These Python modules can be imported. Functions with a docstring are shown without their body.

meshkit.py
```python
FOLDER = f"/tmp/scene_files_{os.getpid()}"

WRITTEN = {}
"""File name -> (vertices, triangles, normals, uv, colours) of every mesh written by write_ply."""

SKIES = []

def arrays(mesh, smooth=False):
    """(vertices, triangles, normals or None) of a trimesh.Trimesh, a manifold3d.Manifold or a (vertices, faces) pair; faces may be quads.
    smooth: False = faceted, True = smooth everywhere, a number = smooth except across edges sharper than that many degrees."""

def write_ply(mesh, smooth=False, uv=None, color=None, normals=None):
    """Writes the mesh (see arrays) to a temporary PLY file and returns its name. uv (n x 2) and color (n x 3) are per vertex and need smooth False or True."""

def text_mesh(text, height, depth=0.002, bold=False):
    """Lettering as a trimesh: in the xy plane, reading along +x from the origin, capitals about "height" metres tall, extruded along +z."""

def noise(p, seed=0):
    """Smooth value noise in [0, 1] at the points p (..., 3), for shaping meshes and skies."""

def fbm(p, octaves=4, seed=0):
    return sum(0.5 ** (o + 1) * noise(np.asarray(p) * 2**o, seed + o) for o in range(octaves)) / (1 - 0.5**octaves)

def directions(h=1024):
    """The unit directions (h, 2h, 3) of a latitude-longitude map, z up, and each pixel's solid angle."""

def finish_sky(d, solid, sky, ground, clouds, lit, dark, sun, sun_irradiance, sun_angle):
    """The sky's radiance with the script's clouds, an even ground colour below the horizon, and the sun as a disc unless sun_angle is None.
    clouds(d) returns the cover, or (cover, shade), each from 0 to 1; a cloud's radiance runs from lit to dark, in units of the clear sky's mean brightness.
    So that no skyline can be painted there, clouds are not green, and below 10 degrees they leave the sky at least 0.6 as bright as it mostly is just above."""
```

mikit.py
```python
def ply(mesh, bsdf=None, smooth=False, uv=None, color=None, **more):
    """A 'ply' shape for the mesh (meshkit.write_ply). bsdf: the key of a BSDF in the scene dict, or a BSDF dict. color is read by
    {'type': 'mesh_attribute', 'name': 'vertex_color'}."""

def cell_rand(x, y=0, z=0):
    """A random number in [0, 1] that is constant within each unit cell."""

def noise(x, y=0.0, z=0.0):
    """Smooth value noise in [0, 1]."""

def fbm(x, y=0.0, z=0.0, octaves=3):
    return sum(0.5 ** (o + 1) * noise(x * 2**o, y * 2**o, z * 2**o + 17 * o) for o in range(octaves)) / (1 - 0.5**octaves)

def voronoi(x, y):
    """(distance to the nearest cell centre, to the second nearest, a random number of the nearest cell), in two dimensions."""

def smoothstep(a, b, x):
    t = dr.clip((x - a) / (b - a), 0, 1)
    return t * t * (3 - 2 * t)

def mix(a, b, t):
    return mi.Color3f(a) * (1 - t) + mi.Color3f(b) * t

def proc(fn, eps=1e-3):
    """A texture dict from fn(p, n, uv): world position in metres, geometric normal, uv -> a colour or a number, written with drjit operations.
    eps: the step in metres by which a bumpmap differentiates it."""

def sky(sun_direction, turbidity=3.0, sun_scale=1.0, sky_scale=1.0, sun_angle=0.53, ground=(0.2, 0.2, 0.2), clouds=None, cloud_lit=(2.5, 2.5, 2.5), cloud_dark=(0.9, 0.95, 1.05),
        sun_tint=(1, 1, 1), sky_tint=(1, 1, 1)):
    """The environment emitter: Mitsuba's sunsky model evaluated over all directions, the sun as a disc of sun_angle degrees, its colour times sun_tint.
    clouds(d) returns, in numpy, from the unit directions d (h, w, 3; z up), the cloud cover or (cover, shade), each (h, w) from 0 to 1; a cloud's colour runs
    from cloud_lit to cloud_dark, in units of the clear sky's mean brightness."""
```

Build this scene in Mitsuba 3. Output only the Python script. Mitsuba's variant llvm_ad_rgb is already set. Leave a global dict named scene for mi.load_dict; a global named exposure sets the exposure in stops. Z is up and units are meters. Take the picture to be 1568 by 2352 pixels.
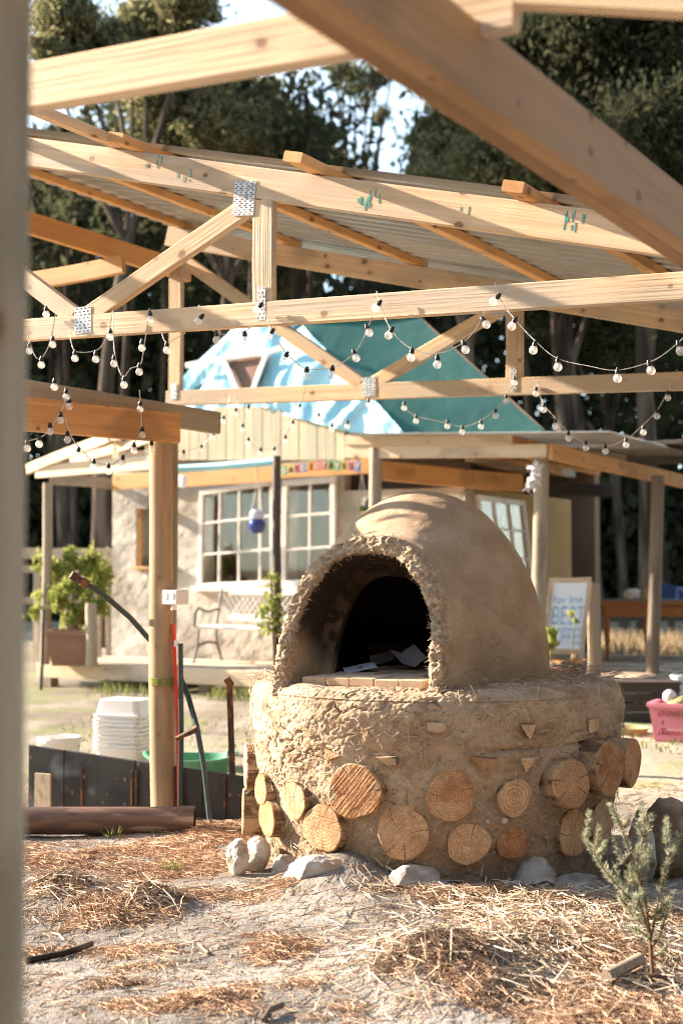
import math, numpy as np, trimesh, mitsuba as mi, drjit as dr, manifold3d as m3
import shapely.geometry as sg
import mikit, meshkit
from mikit import noise, fbm, cell_rand, smoothstep, mix, proc, ply
T = mi.ScalarTransform4f
scene, labels = {'type': 'scene'}, {}
RNG = np.random.default_rng(7)

# ---------------------------------------------------------------- camera, sky, exposure
F, HC, TH = 3267.0, 1.35, math.atan(134 / 3267.0)      # focal length in photo pixels (1568 wide), eye height, upward pitch
CAM = np.array([0.0, 0.0, HC])
FWD, UP, RT = np.array([0, math.cos(TH), math.sin(TH)]), np.array([0, -math.sin(TH), math.cos(TH)]), np.array([1.0, 0, 0])
scene['camera'] = {'type': 'thinlens', 'fov': math.degrees(2 * math.atan(784 / F)), 'fov_axis': 'x', 'near_clip': 0.05, 'far_clip': 500.0,
                   'aperture_radius': 0.0115, 'focus_distance': 6.1,
                   'to_world': T().look_at(origin=CAM.tolist(), target=(CAM + FWD).tolist(), up=[0, 0, 1])}
SUN_EL, SUN_H = math.radians(24), np.array([-0.935, 0.355])
SUN_H = SUN_H / np.linalg.norm(SUN_H)
SUN = np.array([SUN_H[0] * math.cos(SUN_EL), SUN_H[1] * math.cos(SUN_EL), math.sin(SUN_EL)])
def sky_clouds(d):
    return 0.35 * meshkit.fbm(d * np.array([3.0, 3.0, 7.0]), 4, 3)
scene['sky'] = mikit.sky(SUN.tolist(), turbidity=2.5, sky_scale=1.0, sun_tint=(0.92, 1.0, 1.29), sky_tint=(1.08, 1.0, 0.90), ground=(0.3, 0.24, 0.18), clouds=sky_clouds, cloud_lit=(1.5, 1.5, 1.5), cloud_dark=(1.2, 1.25, 1.3))
exposure = 4.25

# ---------------------------------------------------------------- survey helpers: site axes e (along the trusses) and p (across them)
E = np.array([math.cos(math.radians(29.67)), -math.sin(math.radians(29.67)), 0.0])
P = np.array([-E[1], E[0], 0.0])
def UV(u, v, z): return E * u + P * v + np.array([0, 0, z])
def ray(x, y): return FWD + RT * ((x - 784) / F) + UP * ((1176 - y) / F)
def at_v(x, y, v): d = ray(x, y); return CAM + d * ((v - CAM @ P) / (d @ P))
def at_u(x, y, u): d = ray(x, y); return CAM + d * ((u - CAM @ E) / (d @ E))
def at_Z(x, y, Z): d = ray(x, y); return CAM + d * (Z / d[1])
def at_z(x, y, z=0.0): d = ray(x, y); return CAM + d * ((z - HC) / d[2])
def col(x, Z, z): return np.array([(x - 784) / F * (Z * math.cos(TH) + (z - HC) * math.sin(TH)), Z, z])
def nrm(a): a = np.asarray(a, float); return a / max(np.linalg.norm(a), 1e-12)
def sun_t(): return SUN

# ---------------------------------------------------------------- scene bookkeeping
USED = {}
def numbered(name):
    k = USED.get(name, -1) + 1
    USED[name] = k
    return name if k == 0 else f'{name}_{k:03d}'
def thing(name, label, cat, group=None):
    key = numbered(name)
    labels[key] = {'label': label, 'category': cat}
    if group: labels[key]['group'] = group
    return key
def part(parent, name, mesh, bsdf, smooth=False, uv=None, color=None, label=None, stuff=False):
    key = numbered(parent + '__' + name)
    scene[key] = ply(mesh, 'm_' + bsdf, smooth=smooth, uv=uv, color=color)
    if label: labels.setdefault(key, {})['label'] = label
    if stuff: labels.setdefault(key, {})['kind'] = 'stuff'
    return key
def sub(parent, name): return numbered(parent + '__' + name)
def single(name, label, cat, mesh, bsdf, smooth=False, uv=None, color=None, group=None, kind=None):
    key = thing(name, label, cat, group)
    scene[key] = ply(mesh, 'm_' + bsdf, smooth=smooth, uv=uv, color=color)
    if kind: labels[key]['kind'] = kind
    return key
def structure(name, label, mesh, bsdf, smooth=False, uv=None):
    scene[name] = ply(mesh, 'm_' + bsdf, smooth=smooth, uv=uv)
    labels[name] = {'label': label, 'category': name, 'kind': 'structure'}

# ---------------------------------------------------------------- materials
def C(c): return {'type': 'rgb', 'value': list(c)}
def mat(key, color, rough=0.7, metal=0.0, bump=None, bump_scale=1.0, eps=1e-3, two=True, spec=0.4, **kw):
    b = {'type': 'principled', 'base_color': proc(color) if callable(color) else (color if isinstance(color, dict) else C(color)), 'roughness': rough, 'metallic': metal, 'specular': spec, **kw}
    if bump: b = {'type': 'bumpmap', 'arbitrary': proc(bump, eps), 'scale': bump_scale, 'bsdf': b}
    scene['m_' + key] = {'type': 'twosided', 'bsdf': b} if two else b
STEP = 40.0
def wood_fn(light, dark, knot=(0.16, 0.07, 0.03), streak=0.6, knots=0.45, grey=None, greyamt=0.0):
    def fn(p, n, uv):
        i = dr.floor(uv.x / STEP); s = uv.x - i * STEP; v = uv.y
        g = fbm(s * 1.3 + i * 3.1, v * 55.0, i * 1.7, octaves=3)
        g2 = noise(s * 6.0, v * 240.0, i)
        w = cell_rand(i, 5)
        c = mix(light, dark, dr.clip((g - 0.35) * 1.5 * streak + (g2 - 0.5) * 0.35 * streak + (w - 0.5) * 0.95 + 0.2, 0, 1))
        cs = dr.floor(s / 0.42); cv = dr.floor(v / 0.085)
        ks = (cs + 0.25 + 0.5 * cell_rand(cs, cv, i + 7)) * 0.42; kv = (cv + 0.3 + 0.4 * cell_rand(cs, cv, i + 9)) * 0.085
        d = dr.sqrt(dr.square((s - ks) * 0.75) + dr.square(v - kv)) + 0.004 * (noise(s * 60, v * 90, i) - 0.5)
        on = dr.select(cell_rand(cs, cv, i + 11) < knots, 1.0, 0.0)
        r = 0.008 + 0.012 * cell_rand(cs, cv, i + 13)
        k = on * (1 - smoothstep(r * 0.7, r * 1.15, d))
        halo = on * (1 - smoothstep(r, r * 3.2, d)) * (0.5 + 0.5 * dr.sin(d * 900.0))
        c = mix(c, (0.33, 0.15, 0.06), 0.45 * halo)
        c = mix(c, knot, 0.85 * k)
        st_ = smoothstep(0.55, 0.75, fbm(s * 2.3 + i * 7, v * 5.0, i + 21, octaves=3))
        c = c * (1 - 0.28 * st_)
        if grey is not None:
            m = smoothstep(0.42, 0.7, fbm(s * 1.1 + i * 5, v * 9.0, i + 3, octaves=3)) * greyamt
            c = mix(c, grey, m)
        return c
    return fn
def wood_bump(p, n, uv):
    i = dr.floor(uv.x / STEP); s = uv.x - i * STEP
    return noise(s * 4.0, uv.y * 190.0, i)
mat('pine', wood_fn((0.66, 0.47, 0.29), (0.48, 0.30, 0.155), streak=0.9, grey=(0.42, 0.345, 0.26), greyamt=0.75), 0.65, bump=wood_bump, bump_scale=0.0014)
mat('pine_brown', wood_fn((0.35, 0.20, 0.095), (0.23, 0.115, 0.046)), 0.6)
mat('pine_orange', wood_fn((0.62, 0.34, 0.13), (0.44, 0.20, 0.065)), 0.6)
mat('pine_pale', wood_fn((0.70, 0.56, 0.40), (0.55, 0.41, 0.27), knots=0.25), 0.65)
mat('pole_wood', wood_fn((0.40, 0.265, 0.15), (0.24, 0.145, 0.07), streak=1.0, knots=0.3, grey=(0.25, 0.20, 0.135), greyamt=0.5), 0.8)
mat('pole_grey', wood_fn((0.44, 0.38, 0.29), (0.30, 0.255, 0.19), streak=0.8, knots=0.25), 0.8)
mat('old_wood', wood_fn((0.34, 0.28, 0.21), (0.20, 0.155, 0.11), streak=0.9, knots=0.15), 0.8)
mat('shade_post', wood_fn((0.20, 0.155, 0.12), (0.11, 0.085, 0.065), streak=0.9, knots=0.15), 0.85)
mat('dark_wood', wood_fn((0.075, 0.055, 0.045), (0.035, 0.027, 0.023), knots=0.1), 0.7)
mat('table_wood', wood_fn((0.42, 0.16, 0.04), (0.28, 0.09, 0.02), knots=0.05), 0.4)
def endgrain(p, n, uv):
    d = dr.sqrt(dr.square(uv.x) + dr.square(uv.y))
    return mix((0.60, 0.42, 0.24), (0.42, 0.26, 0.13), 0.5 + 0.5 * dr.sin(d * 900.0 + 3 * noise(p.x * 90, p.y * 90, p.z * 90)))
mat('black_mark', (0.05, 0.04, 0.035), 0.8)
mat('green_mark', (0.05, 0.32, 0.30), 0.8)

def cob_fn(p, n, uv):
    a = fbm(p.x * 9, p.y * 9, p.z * 9, octaves=4)
    b = fbm(p.x * 45, p.y * 45, p.z * 45, octaves=3)
    fl = noise(p.x * 150 + p.z * 60, p.y * 150, p.z * 160 - p.x * 40)
    c = mix((0.30, 0.21, 0.135), (0.44, 0.33, 0.23), smoothstep(0.3, 0.7, a))
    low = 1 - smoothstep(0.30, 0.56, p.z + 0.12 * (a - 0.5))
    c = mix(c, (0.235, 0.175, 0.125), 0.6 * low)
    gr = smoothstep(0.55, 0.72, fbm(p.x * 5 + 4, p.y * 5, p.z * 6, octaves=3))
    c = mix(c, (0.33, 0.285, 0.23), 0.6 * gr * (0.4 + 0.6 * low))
    c = c * (0.80 + 0.42 * b)
    c = mix(c, (0.54, 0.43, 0.29), 0.55 * smoothstep(0.72, 0.86, fl))
    return mix(c, (0.15, 0.085, 0.04), 0.6 * smoothstep(0.74, 0.88, noise(p.x * 130, p.y * 130 + 7, p.z * 75)))
def cob_bump(p, n, uv):
    return 0.5 * noise(p.x * 110, p.y * 110, p.z * 110) + 0.35 * noise(p.x * 230, p.y * 230, p.z * 230) + 0.5 * noise(p.x * 60 + p.z * 30, p.y * 60, p.z * 48)
mat('cob', cob_fn, 0.95, bump=cob_bump, bump_scale=0.0042, spec=0.15)

# oven frame
OC = np.array([0.445, 6.80]); DC = np.array([0.395, 6.90]); ZT = 0.84
AX = nrm([-0.434, -0.90]); WX = np.array([-AX[1], AX[0]]); MC = np.array([0.053, 6.18]); LEAN = 0.25
def dome_fn(p, n, uv):
    # local mouth coordinates: how far inside the tunnel a point lies, for soot
    dx = p.x - MC[0]; dy = p.y - MC[1]; h = p.z - ZT
    aa = dx * AX[0] + dy * AX[1] + LEAN * h; ww = dx * WX[0] + dy * WX[1]
    hh = dr.maximum(h, 0.0)
    rim = dr.power(dr.abs(ww) / 0.345, 2.5) + dr.power(hh / 0.60, 2.5)
    a = fbm(p.x * 8, p.y * 8, p.z * 8, octaves=4)
    b = noise(p.x * 70, p.y * 70, p.z * 70)
    c = mix((0.34, 0.245, 0.16), (0.43, 0.32, 0.22), smoothstep(0.3, 0.7, a)) * (0.86 + 0.28 * fbm(p.x * 3.1 + p.z * 2, p.y * 3.1, p.z * 5, octaves=4))
    c = c * (0.93 + 0.14 * b)
    fleck = smoothstep(0.80, 0.9, noise(p.x * 120, p.y * 120, p.z * 60))
    c = mix(c, (0.24, 0.15, 0.08), 0.45 * fleck)
    q = 0.03 * (noise(p.x * 14, p.y * 14, p.z * 14) - 0.5) + 0.015 * (noise(p.x * 40, p.y * 40, p.z * 40) - 0.5)
    cr = dr.abs(noise((p.x + q) * 6.5, (p.y + q) * 6.5, (p.z + q) * 5.0) - 0.5)
    near = 1 - smoothstep(-0.62, -0.12, -aa - 0.2)
    crack = 0.85 * (1 - smoothstep(0.0, 0.005, cr)) * smoothstep(0.5, 0.62, noise(p.x * 3 + 5, p.y * 3, p.z * 3))
    c = mix(c, (0.16, 0.10, 0.06), 0.75 * crack)
    rough = smoothstep(-0.10, -0.04, aa)
    c = mix(c, mix((0.31, 0.225, 0.15), (0.43, 0.33, 0.225), smoothstep(0.35, 0.75, noise(p.x * 60, p.y * 60, p.z * 60))), rough)
    tan_in = smoothstep(-0.03, 0.0, aa) 
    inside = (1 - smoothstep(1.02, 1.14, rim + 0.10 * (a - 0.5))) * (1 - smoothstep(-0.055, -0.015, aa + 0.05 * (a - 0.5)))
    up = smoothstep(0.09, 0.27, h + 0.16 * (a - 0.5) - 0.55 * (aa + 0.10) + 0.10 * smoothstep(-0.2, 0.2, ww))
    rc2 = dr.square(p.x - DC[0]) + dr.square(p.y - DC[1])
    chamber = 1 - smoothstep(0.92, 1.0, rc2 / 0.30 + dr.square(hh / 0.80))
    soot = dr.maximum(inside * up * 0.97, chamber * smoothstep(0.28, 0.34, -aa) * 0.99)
    edge = smoothstep(0.225, 0.25, -aa) * (1 - smoothstep(0.275, 0.30, -aa)) * inside * smoothstep(0.42, 0.62, noise(p.x * 26, p.y * 26, p.z * 22)) * (1 - 0.6 * smoothstep(0.25, 0.45, h))
    sp = smoothstep(0.78, 0.84, noise(p.x * 55, p.y * 55, p.z * 80 + 3)) * smoothstep(0.5, 0.7, a)
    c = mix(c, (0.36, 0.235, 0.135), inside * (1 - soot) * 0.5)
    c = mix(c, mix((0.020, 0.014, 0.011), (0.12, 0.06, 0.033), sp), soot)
    return mix(c, (0.26, 0.155, 0.09), 0.3 * edge)
def dome_bump(p, n, uv):
    return 0.6 * fbm(p.x * 60, p.y * 60, p.z * 60, octaves=3) + 0.5 * noise(p.x * 240, p.y * 240, p.z * 240)
mat('dome_cob', dome_fn, 0.92, bump=dome_bump, bump_scale=0.0045, spec=0.15)

LOGSTEP = 6.0
LOGC = [((0.52, 0.31, 0.14), (0.25, 0.11, 0.04))]
def log_fn(p, n, uv):
    i = dr.floor(uv.x / LOGSTEP); x = uv.x - i * LOGSTEP - 1.5; y = uv.y
    side = y > 2.0
    r0 = cell_rand(i, 1); r1 = cell_rand(i, 2); r2 = cell_rand(i, 3)
    ox = (r1 - 0.5) * 0.035; oy = (r2 - 0.5) * 0.035
    dx = x - ox; dy = y - oy
    d = dr.sqrt(dx * dx + dy * dy) * (1 + 0.10 * (noise(x * 18, y * 18, i) - 0.5))
    ang = dr.atan2(dy, dx)
    ring = 0.5 + 0.5 * dr.sin(d * (380 + 200 * r0) + 5 * noise(x * 9, y * 9, i + 2))
    th = r0 * 3.1; sx = x * dr.cos(th) + y * dr.sin(th); sy = y * dr.cos(th) - x * dr.sin(th)
    saw = noise(sx * 120, sy * 9, i)
    warm = mix((0.64, 0.465, 0.285), (0.44, 0.235, 0.115), dr.clip(r1 * 1.1 + 0.5 * (noise(x * 22, y * 22, i + 5) - 0.5), 0, 1))
    c = mix(warm, (0.26, 0.11, 0.045), 0.6 * ring * (0.4 + 0.6 * r2) + 0.32 * smoothstep(0.45, 0.8, saw) * r0)
    c = mix(c, (0.20, 0.08, 0.035), 0.55 * smoothstep(0.5, 0.72, fbm(x * 13 + 3, y * 13, i, octaves=3)) * r1)
    dust = smoothstep(0.56, 0.80, fbm(x * 26, y * 26, i + 9, octaves=4) + 2.6 * (d - 0.085)) 
    c = mix(c, (0.36, 0.27, 0.18), 0.7 * dust)
    c = c * (0.80 + 0.4 * noise(x * 130, y * 130, i))
    # radial checks
    k = ang * (7 / 6.2832) + 0.25 * noise(d * 40, i)
    kc = dr.abs(k - dr.floor(k) - 0.5)
    cell = dr.floor(k)
    wdt = (0.03 + 0.04 * cell_rand(cell, i)) * smoothstep(0.0, 0.045, d)
    chk = (1 - smoothstep(0.3 * wdt, 0.55 * wdt, kc)) * dr.select(cell_rand(cell, i, 4) < 0.55, 1.0, 0.0) * smoothstep(0.005, 0.02, d)
    c = mix(c, (0.045, 0.025, 0.015), 0.85 * chk)
    sg_ = fbm(x * 3, (y - 3) * 30, i, octaves=3)
    cs = mix((0.33, 0.215, 0.125), (0.12, 0.07, 0.042), smoothstep(0.35, 0.65, sg_)) * (0.7 + 0.6 * noise(x * 60, y * 200, i))
    cs = mix(cs, (0.42, 0.31, 0.20), 0.6 * smoothstep(0.5, 0.65, fbm(x * 14, y * 14, i + 4, octaves=3)))
    return dr.select(side, cs, c)
def log_bump(p, n, uv):
    i = dr.floor(uv.x / LOGSTEP); x = uv.x - i * LOGSTEP - 1.5; y = uv.y
    th = cell_rand(i, 1) * 3.1; sx = x * dr.cos(th) + y * dr.sin(th); sy = y * dr.cos(th) - x * dr.sin(th)
    return noise(sx * 150, sy * 10, i) + 0.4 * noise(x * 160, y * 160, i)
mat('log_wood', log_fn, 0.8, bump=log_bump, bump_scale=0.003, spec=0.2)
def brick_fn(p, n, uv):
    return mix((0.50, 0.38, 0.26), (0.36, 0.24, 0.15), fbm(p.x * 25, p.y * 25, p.z * 60, octaves=3))
mat('fire_brick', brick_fn, 0.9)
def stone_fn(p, n, uv):
    a = fbm(p.x * 9, p.y * 9, p.z * 9, octaves=4); b = fbm(p.x * 40, p.y * 40, p.z * 40, octaves=3)
    c = mix((0.30, 0.265, 0.225), (0.47, 0.43, 0.38), smoothstep(0.35, 0.65, a))
    c = mix(c, (0.40, 0.27, 0.15), 0.6 * smoothstep(0.55, 0.7, fbm(p.x * 6 + 9, p.y * 6, p.z * 6, octaves=3)))
    return c * (0.75 + 0.5 * b)
def stone_bump(p, n, uv): return fbm(p.x * 50, p.y * 50, p.z * 50, octaves=4)
mat('stone', stone_fn, 0.88, bump=stone_bump, bump_scale=0.012, spec=0.2)
mat('brown_stone', lambda p, n, uv: stone_fn(p, n, uv) * mi.Color3f(0.78, 0.66, 0.55), 0.9, bump=stone_bump, bump_scale=0.014, spec=0.15)
mat('white_stone', lambda p, n, uv: mix((0.52, 0.47, 0.40), (0.30, 0.23, 0.17), smoothstep(0.5, 0.75, fbm(p.x * 14, p.y * 14, p.z * 14, octaves=3))), 0.9, bump=stone_bump, bump_scale=0.01)

def ground_fn(p, n, uv):
    a = fbm(p.x * 3, p.y * 3, 0, octaves=4); g = noise(p.x * 260, p.y * 260, p.z * 260); g2 = noise(p.x * 120, p.y * 120, 3)
    sand = mix((0.175, 0.16, 0.143), (0.265, 0.245, 0.22), smoothstep(0.3, 0.7, a))
    sand = sand * (0.72 + 0.38 * g + 0.16 * g2)
    sand = mix(sand, (0.10, 0.085, 0.07), 0.7 * smoothstep(0.80, 0.9, noise(p.x * 150, p.y * 150, 9)))
    st = mix((0.17, 0.125, 0.085), (0.33, 0.26, 0.18), fbm(p.x * 40, p.y * 40, 0, octaves=3))
    c = mix(sand, st, dr.clip(uv.x, 0, 1))
    far = mix((0.20, 0.165, 0.125), (0.30, 0.26, 0.205), smoothstep(0.35, 0.65, fbm(p.x * 1.3, p.y * 1.3, 5, octaves=4)))
    far = mix(far, (0.20, 0.22, 0.09), 0.55 * smoothstep(0.52, 0.66, fbm(p.x * 2.1 + 8, p.y * 2.1, 5, octaves=3)))
    c = mix(c, far * (0.75 + 0.5 * noise(p.x * 60, p.y * 60, 2)), smoothstep(7.6, 9.0, p.y))
    return c
def ground_bump(p, n, uv):
    return 0.55 * noise(p.x * 150, p.y * 150, 0) + 0.45 * noise(p.x * 330, p.y * 330, 5) + 0.8 * noise(p.x * 55, p.y * 55, 1)
mat('soil', ground_fn, 0.95, bump=ground_bump, bump_scale=0.0035, spec=0.1)
scene['m_vcol'] = {'type': 'twosided', 'bsdf': {'type': 'principled', 'base_color': {'type': 'mesh_attribute', 'name': 'vertex_color'}, 'roughness': 0.7, 'specular': 0.3}}

def plaster_fn(p, n, uv):
    a = fbm(p.x * 2.2, p.y * 2.2, p.z * 2.2, octaves=4); b = fbm(p.x * 9, p.y * 9, p.z * 9, octaves=3)
    c = mix((0.28, 0.255, 0.22), (0.50, 0.465, 0.41), smoothstep(0.32, 0.62, a))
    return mix(c, (0.34, 0.275, 0.20), 0.4 * smoothstep(0.5, 0.75, b)) * (0.85 + 0.3 * b)
def plaster_bump(p, n, uv): return fbm(p.x * 7, p.y * 7, p.z * 7, octaves=4)
mat('plaster', plaster_fn, 0.92, bump=plaster_bump, bump_scale=0.025, spec=0.15)
mat('clay_wall', lambda p, n, uv: mix((0.46, 0.31, 0.14), (0.36, 0.24, 0.11), fbm(p.x * 4, p.y * 4, p.z * 4, octaves=3)), 0.92)
mat('white_paint', lambda p, n, uv: mix((0.74, 0.70, 0.66), (0.58, 0.53, 0.48), smoothstep(0.55, 0.8, fbm(p.x * 6, p.y * 6, p.z * 6, octaves=3))), 0.5)
mat('room_wall', (0.22, 0.15, 0.10), 0.9)
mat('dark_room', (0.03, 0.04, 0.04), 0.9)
scene['m_pane_glass'] = {'type': 'thindielectric', 'int_ior': 1.55}
scene['m_bulb_glass'] = {'type': 'blendbsdf', 'weight': 0.27, 'a': {'type': 'thindielectric', 'int_ior': 1.7}, 'b': {'type': 'principledthin', 'base_color': C((0.93, 0.92, 0.90)), 'roughness': 0.15, 'diff_trans': 1.0, 'spec_trans': 0.0, 'eta': 1.5}}
mat('filament', (0.72, 0.66, 0.55), 0.5)
mat('black_plastic', (0.015, 0.014, 0.014), 0.4)
mat('cable', (0.55, 0.50, 0.44), 0.5)
def steel_fn(p, n, uv):
    return mix((0.58, 0.60, 0.62), (0.36, 0.38, 0.40), smoothstep(0.35, 0.7, fbm(p.x * 60, p.y * 60, p.z * 60, octaves=3)))
mat('galvanised', steel_fn, 0.42, metal=0.75)
mat('roof_sheet', lambda p, n, uv: mix((0.36, 0.345, 0.315), (0.28, 0.265, 0.24), smoothstep(0.35, 0.7, fbm(p.x * 2, p.y * 2, p.z * 2, octaves=3))), 0.30, metal=0.6)
def tarp_fn(p, n, uv):
    a = fbm(p.x * 5, p.y * 5, p.z * 3, octaves=3)
    return mix((0.27, 0.57, 0.70), (0.40, 0.69, 0.78), smoothstep(0.35, 0.7, a))
mat('tarp_blue', tarp_fn, 0.6, bump=lambda p, n, uv: fbm(p.x * 9, p.y * 9, p.z * 7, octaves=2), bump_scale=0.008)
mat('tarp_green', lambda p, n, uv: mix((0.022, 0.10, 0.085), (0.034, 0.135, 0.115), fbm(p.x * 3, p.y * 3, p.z * 3, octaves=3)), 0.6, bump=lambda p, n, uv: fbm(p.x * 4, p.y * 4, p.z * 4, octaves=3), bump_scale=0.01)
mat('brown_board', lambda p, n, uv: mix((0.13, 0.07, 0.05), (0.20, 0.12, 0.09), fbm(p.x * 4, p.y * 4, p.z * 4, octaves=3)), 0.8)
def gable_fn(p, n, uv):
    i = dr.floor(uv.x / STEP); r = cell_rand(i, 2)
    c = mix((0.62, 0.52, 0.36), (0.44, 0.43, 0.31), smoothstep(0.45, 0.9, r))
    return mix(c, (0.33, 0.25, 0.15), 0.5 * fbm((uv.x - i * STEP) * 2, uv.y * 50, i, octaves=3))
mat('gable_wood', gable_fn, 0.7)
def leaf_mat(key, c1, c2, trans=0.5, s=1.3):
    scene['m_' + key] = {'type': 'principledthin', 'base_color': proc(lambda p, n, uv: mix(c1, c2, dr.clip(0.7 * noise(p.x * s, p.y * s, p.z * s) + 0.6 * (noise(p.x * 23, p.y * 23, p.z * 23) - 0.25), 0, 1))), 'roughness': 0.5, 'diff_trans': trans, 'spec_trans': 0.0}
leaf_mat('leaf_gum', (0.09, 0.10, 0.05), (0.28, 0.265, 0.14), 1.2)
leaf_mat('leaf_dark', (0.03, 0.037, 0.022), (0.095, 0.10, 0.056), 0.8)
leaf_mat('leaf_bush', (0.17, 0.22, 0.05), (0.36, 0.38, 0.12), 0.9, 6)
leaf_mat('leaf_rosemary', (0.18, 0.21, 0.12), (0.52, 0.53, 0.40), 0.6, 60)
leaf_mat('leaf_grass', (0.11, 0.135, 0.045), (0.24, 0.25, 0.10), 0.8, 9)
leaf_mat('dry_grass', (0.36, 0.27, 0.16), (0.52, 0.42, 0.27), 0.7, 3)
def bark_fn(p, n, uv):
    a = fbm(p.x * 5, p.y * 5, p.z * 0.8, octaves=4)
    return mix((0.035, 0.027, 0.021), (0.14, 0.11, 0.085), smoothstep(0.4, 0.75, a))
mat('bark', bark_fn, 0.9, spec=0.1)
mat('stem', (0.16, 0.085, 0.045), 0.8)
def rust_fn(p, n, uv):
    return mix((0.055, 0.035, 0.028), (0.20, 0.085, 0.035), smoothstep(0.45, 0.7, fbm(p.x * 30, p.y * 30, p.z * 12, octaves=3)))
mat('rusty_steel', rust_fn, 0.75, metal=0.2)
def pipe_fn(p, n, uv):
    a = fbm(p.x * 7, p.y * 30, p.z * 30, octaves=4)
    c = mix((0.085, 0.05, 0.035), (0.15, 0.085, 0.06), smoothstep(0.35, 0.65, a))
    return mix(c, (0.34, 0.27, 0.20), 0.7 * smoothstep(0.58, 0.72, fbm(p.x * 4, p.y * 10, p.z * 22, octaves=3)))
mat('pipe_paint', pipe_fn, 0.5)
def board_fn(p, n, uv):
    a = fbm(p.x * 7, p.y * 7, p.z * 7, octaves=4)
    c = mix((0.022, 0.019, 0.018), (0.06, 0.055, 0.052), a)
    c = mix(c, (0.30, 0.32, 0.33), 0.6 * smoothstep(0.62, 0.78, fbm(p.x * 5 + 3, p.y * 5, p.z * 5, octaves=3)))
    return mix(c, (0.35, 0.20, 0.10), 0.7 * smoothstep(0.88, 0.93, noise(p.x * 38, p.y * 38, p.z * 22)))
mat('black_board', board_fn, 0.6)
mat('white_plastic', (0.80, 0.78, 0.77), 0.35)
mat('dirty_plastic', lambda p, n, uv: mix((0.78, 0.75, 0.72), (0.50, 0.30, 0.12), 0.85 * smoothstep(0.50, 0.62, fbm(p.x * 9, p.y * 9, p.z * 5, octaves=3) + 0.5 * (p.z - 0.36))), 0.5)
mat('green_plastic', (0.10, 0.30, 0.19), 0.4)
mat('red_plastic', (0.66, 0.055, 0.025), 0.4)
mat('grey_box', (0.62, 0.59, 0.58), 0.45)
mat('pink_plastic', (0.58, 0.20, 0.27), 0.45)
mat('hose_black', (0.025, 0.04, 0.04), 0.35)
mat('blue_glaze', (0.012, 0.03, 0.20), 0.12, spec=0.8)
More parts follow.
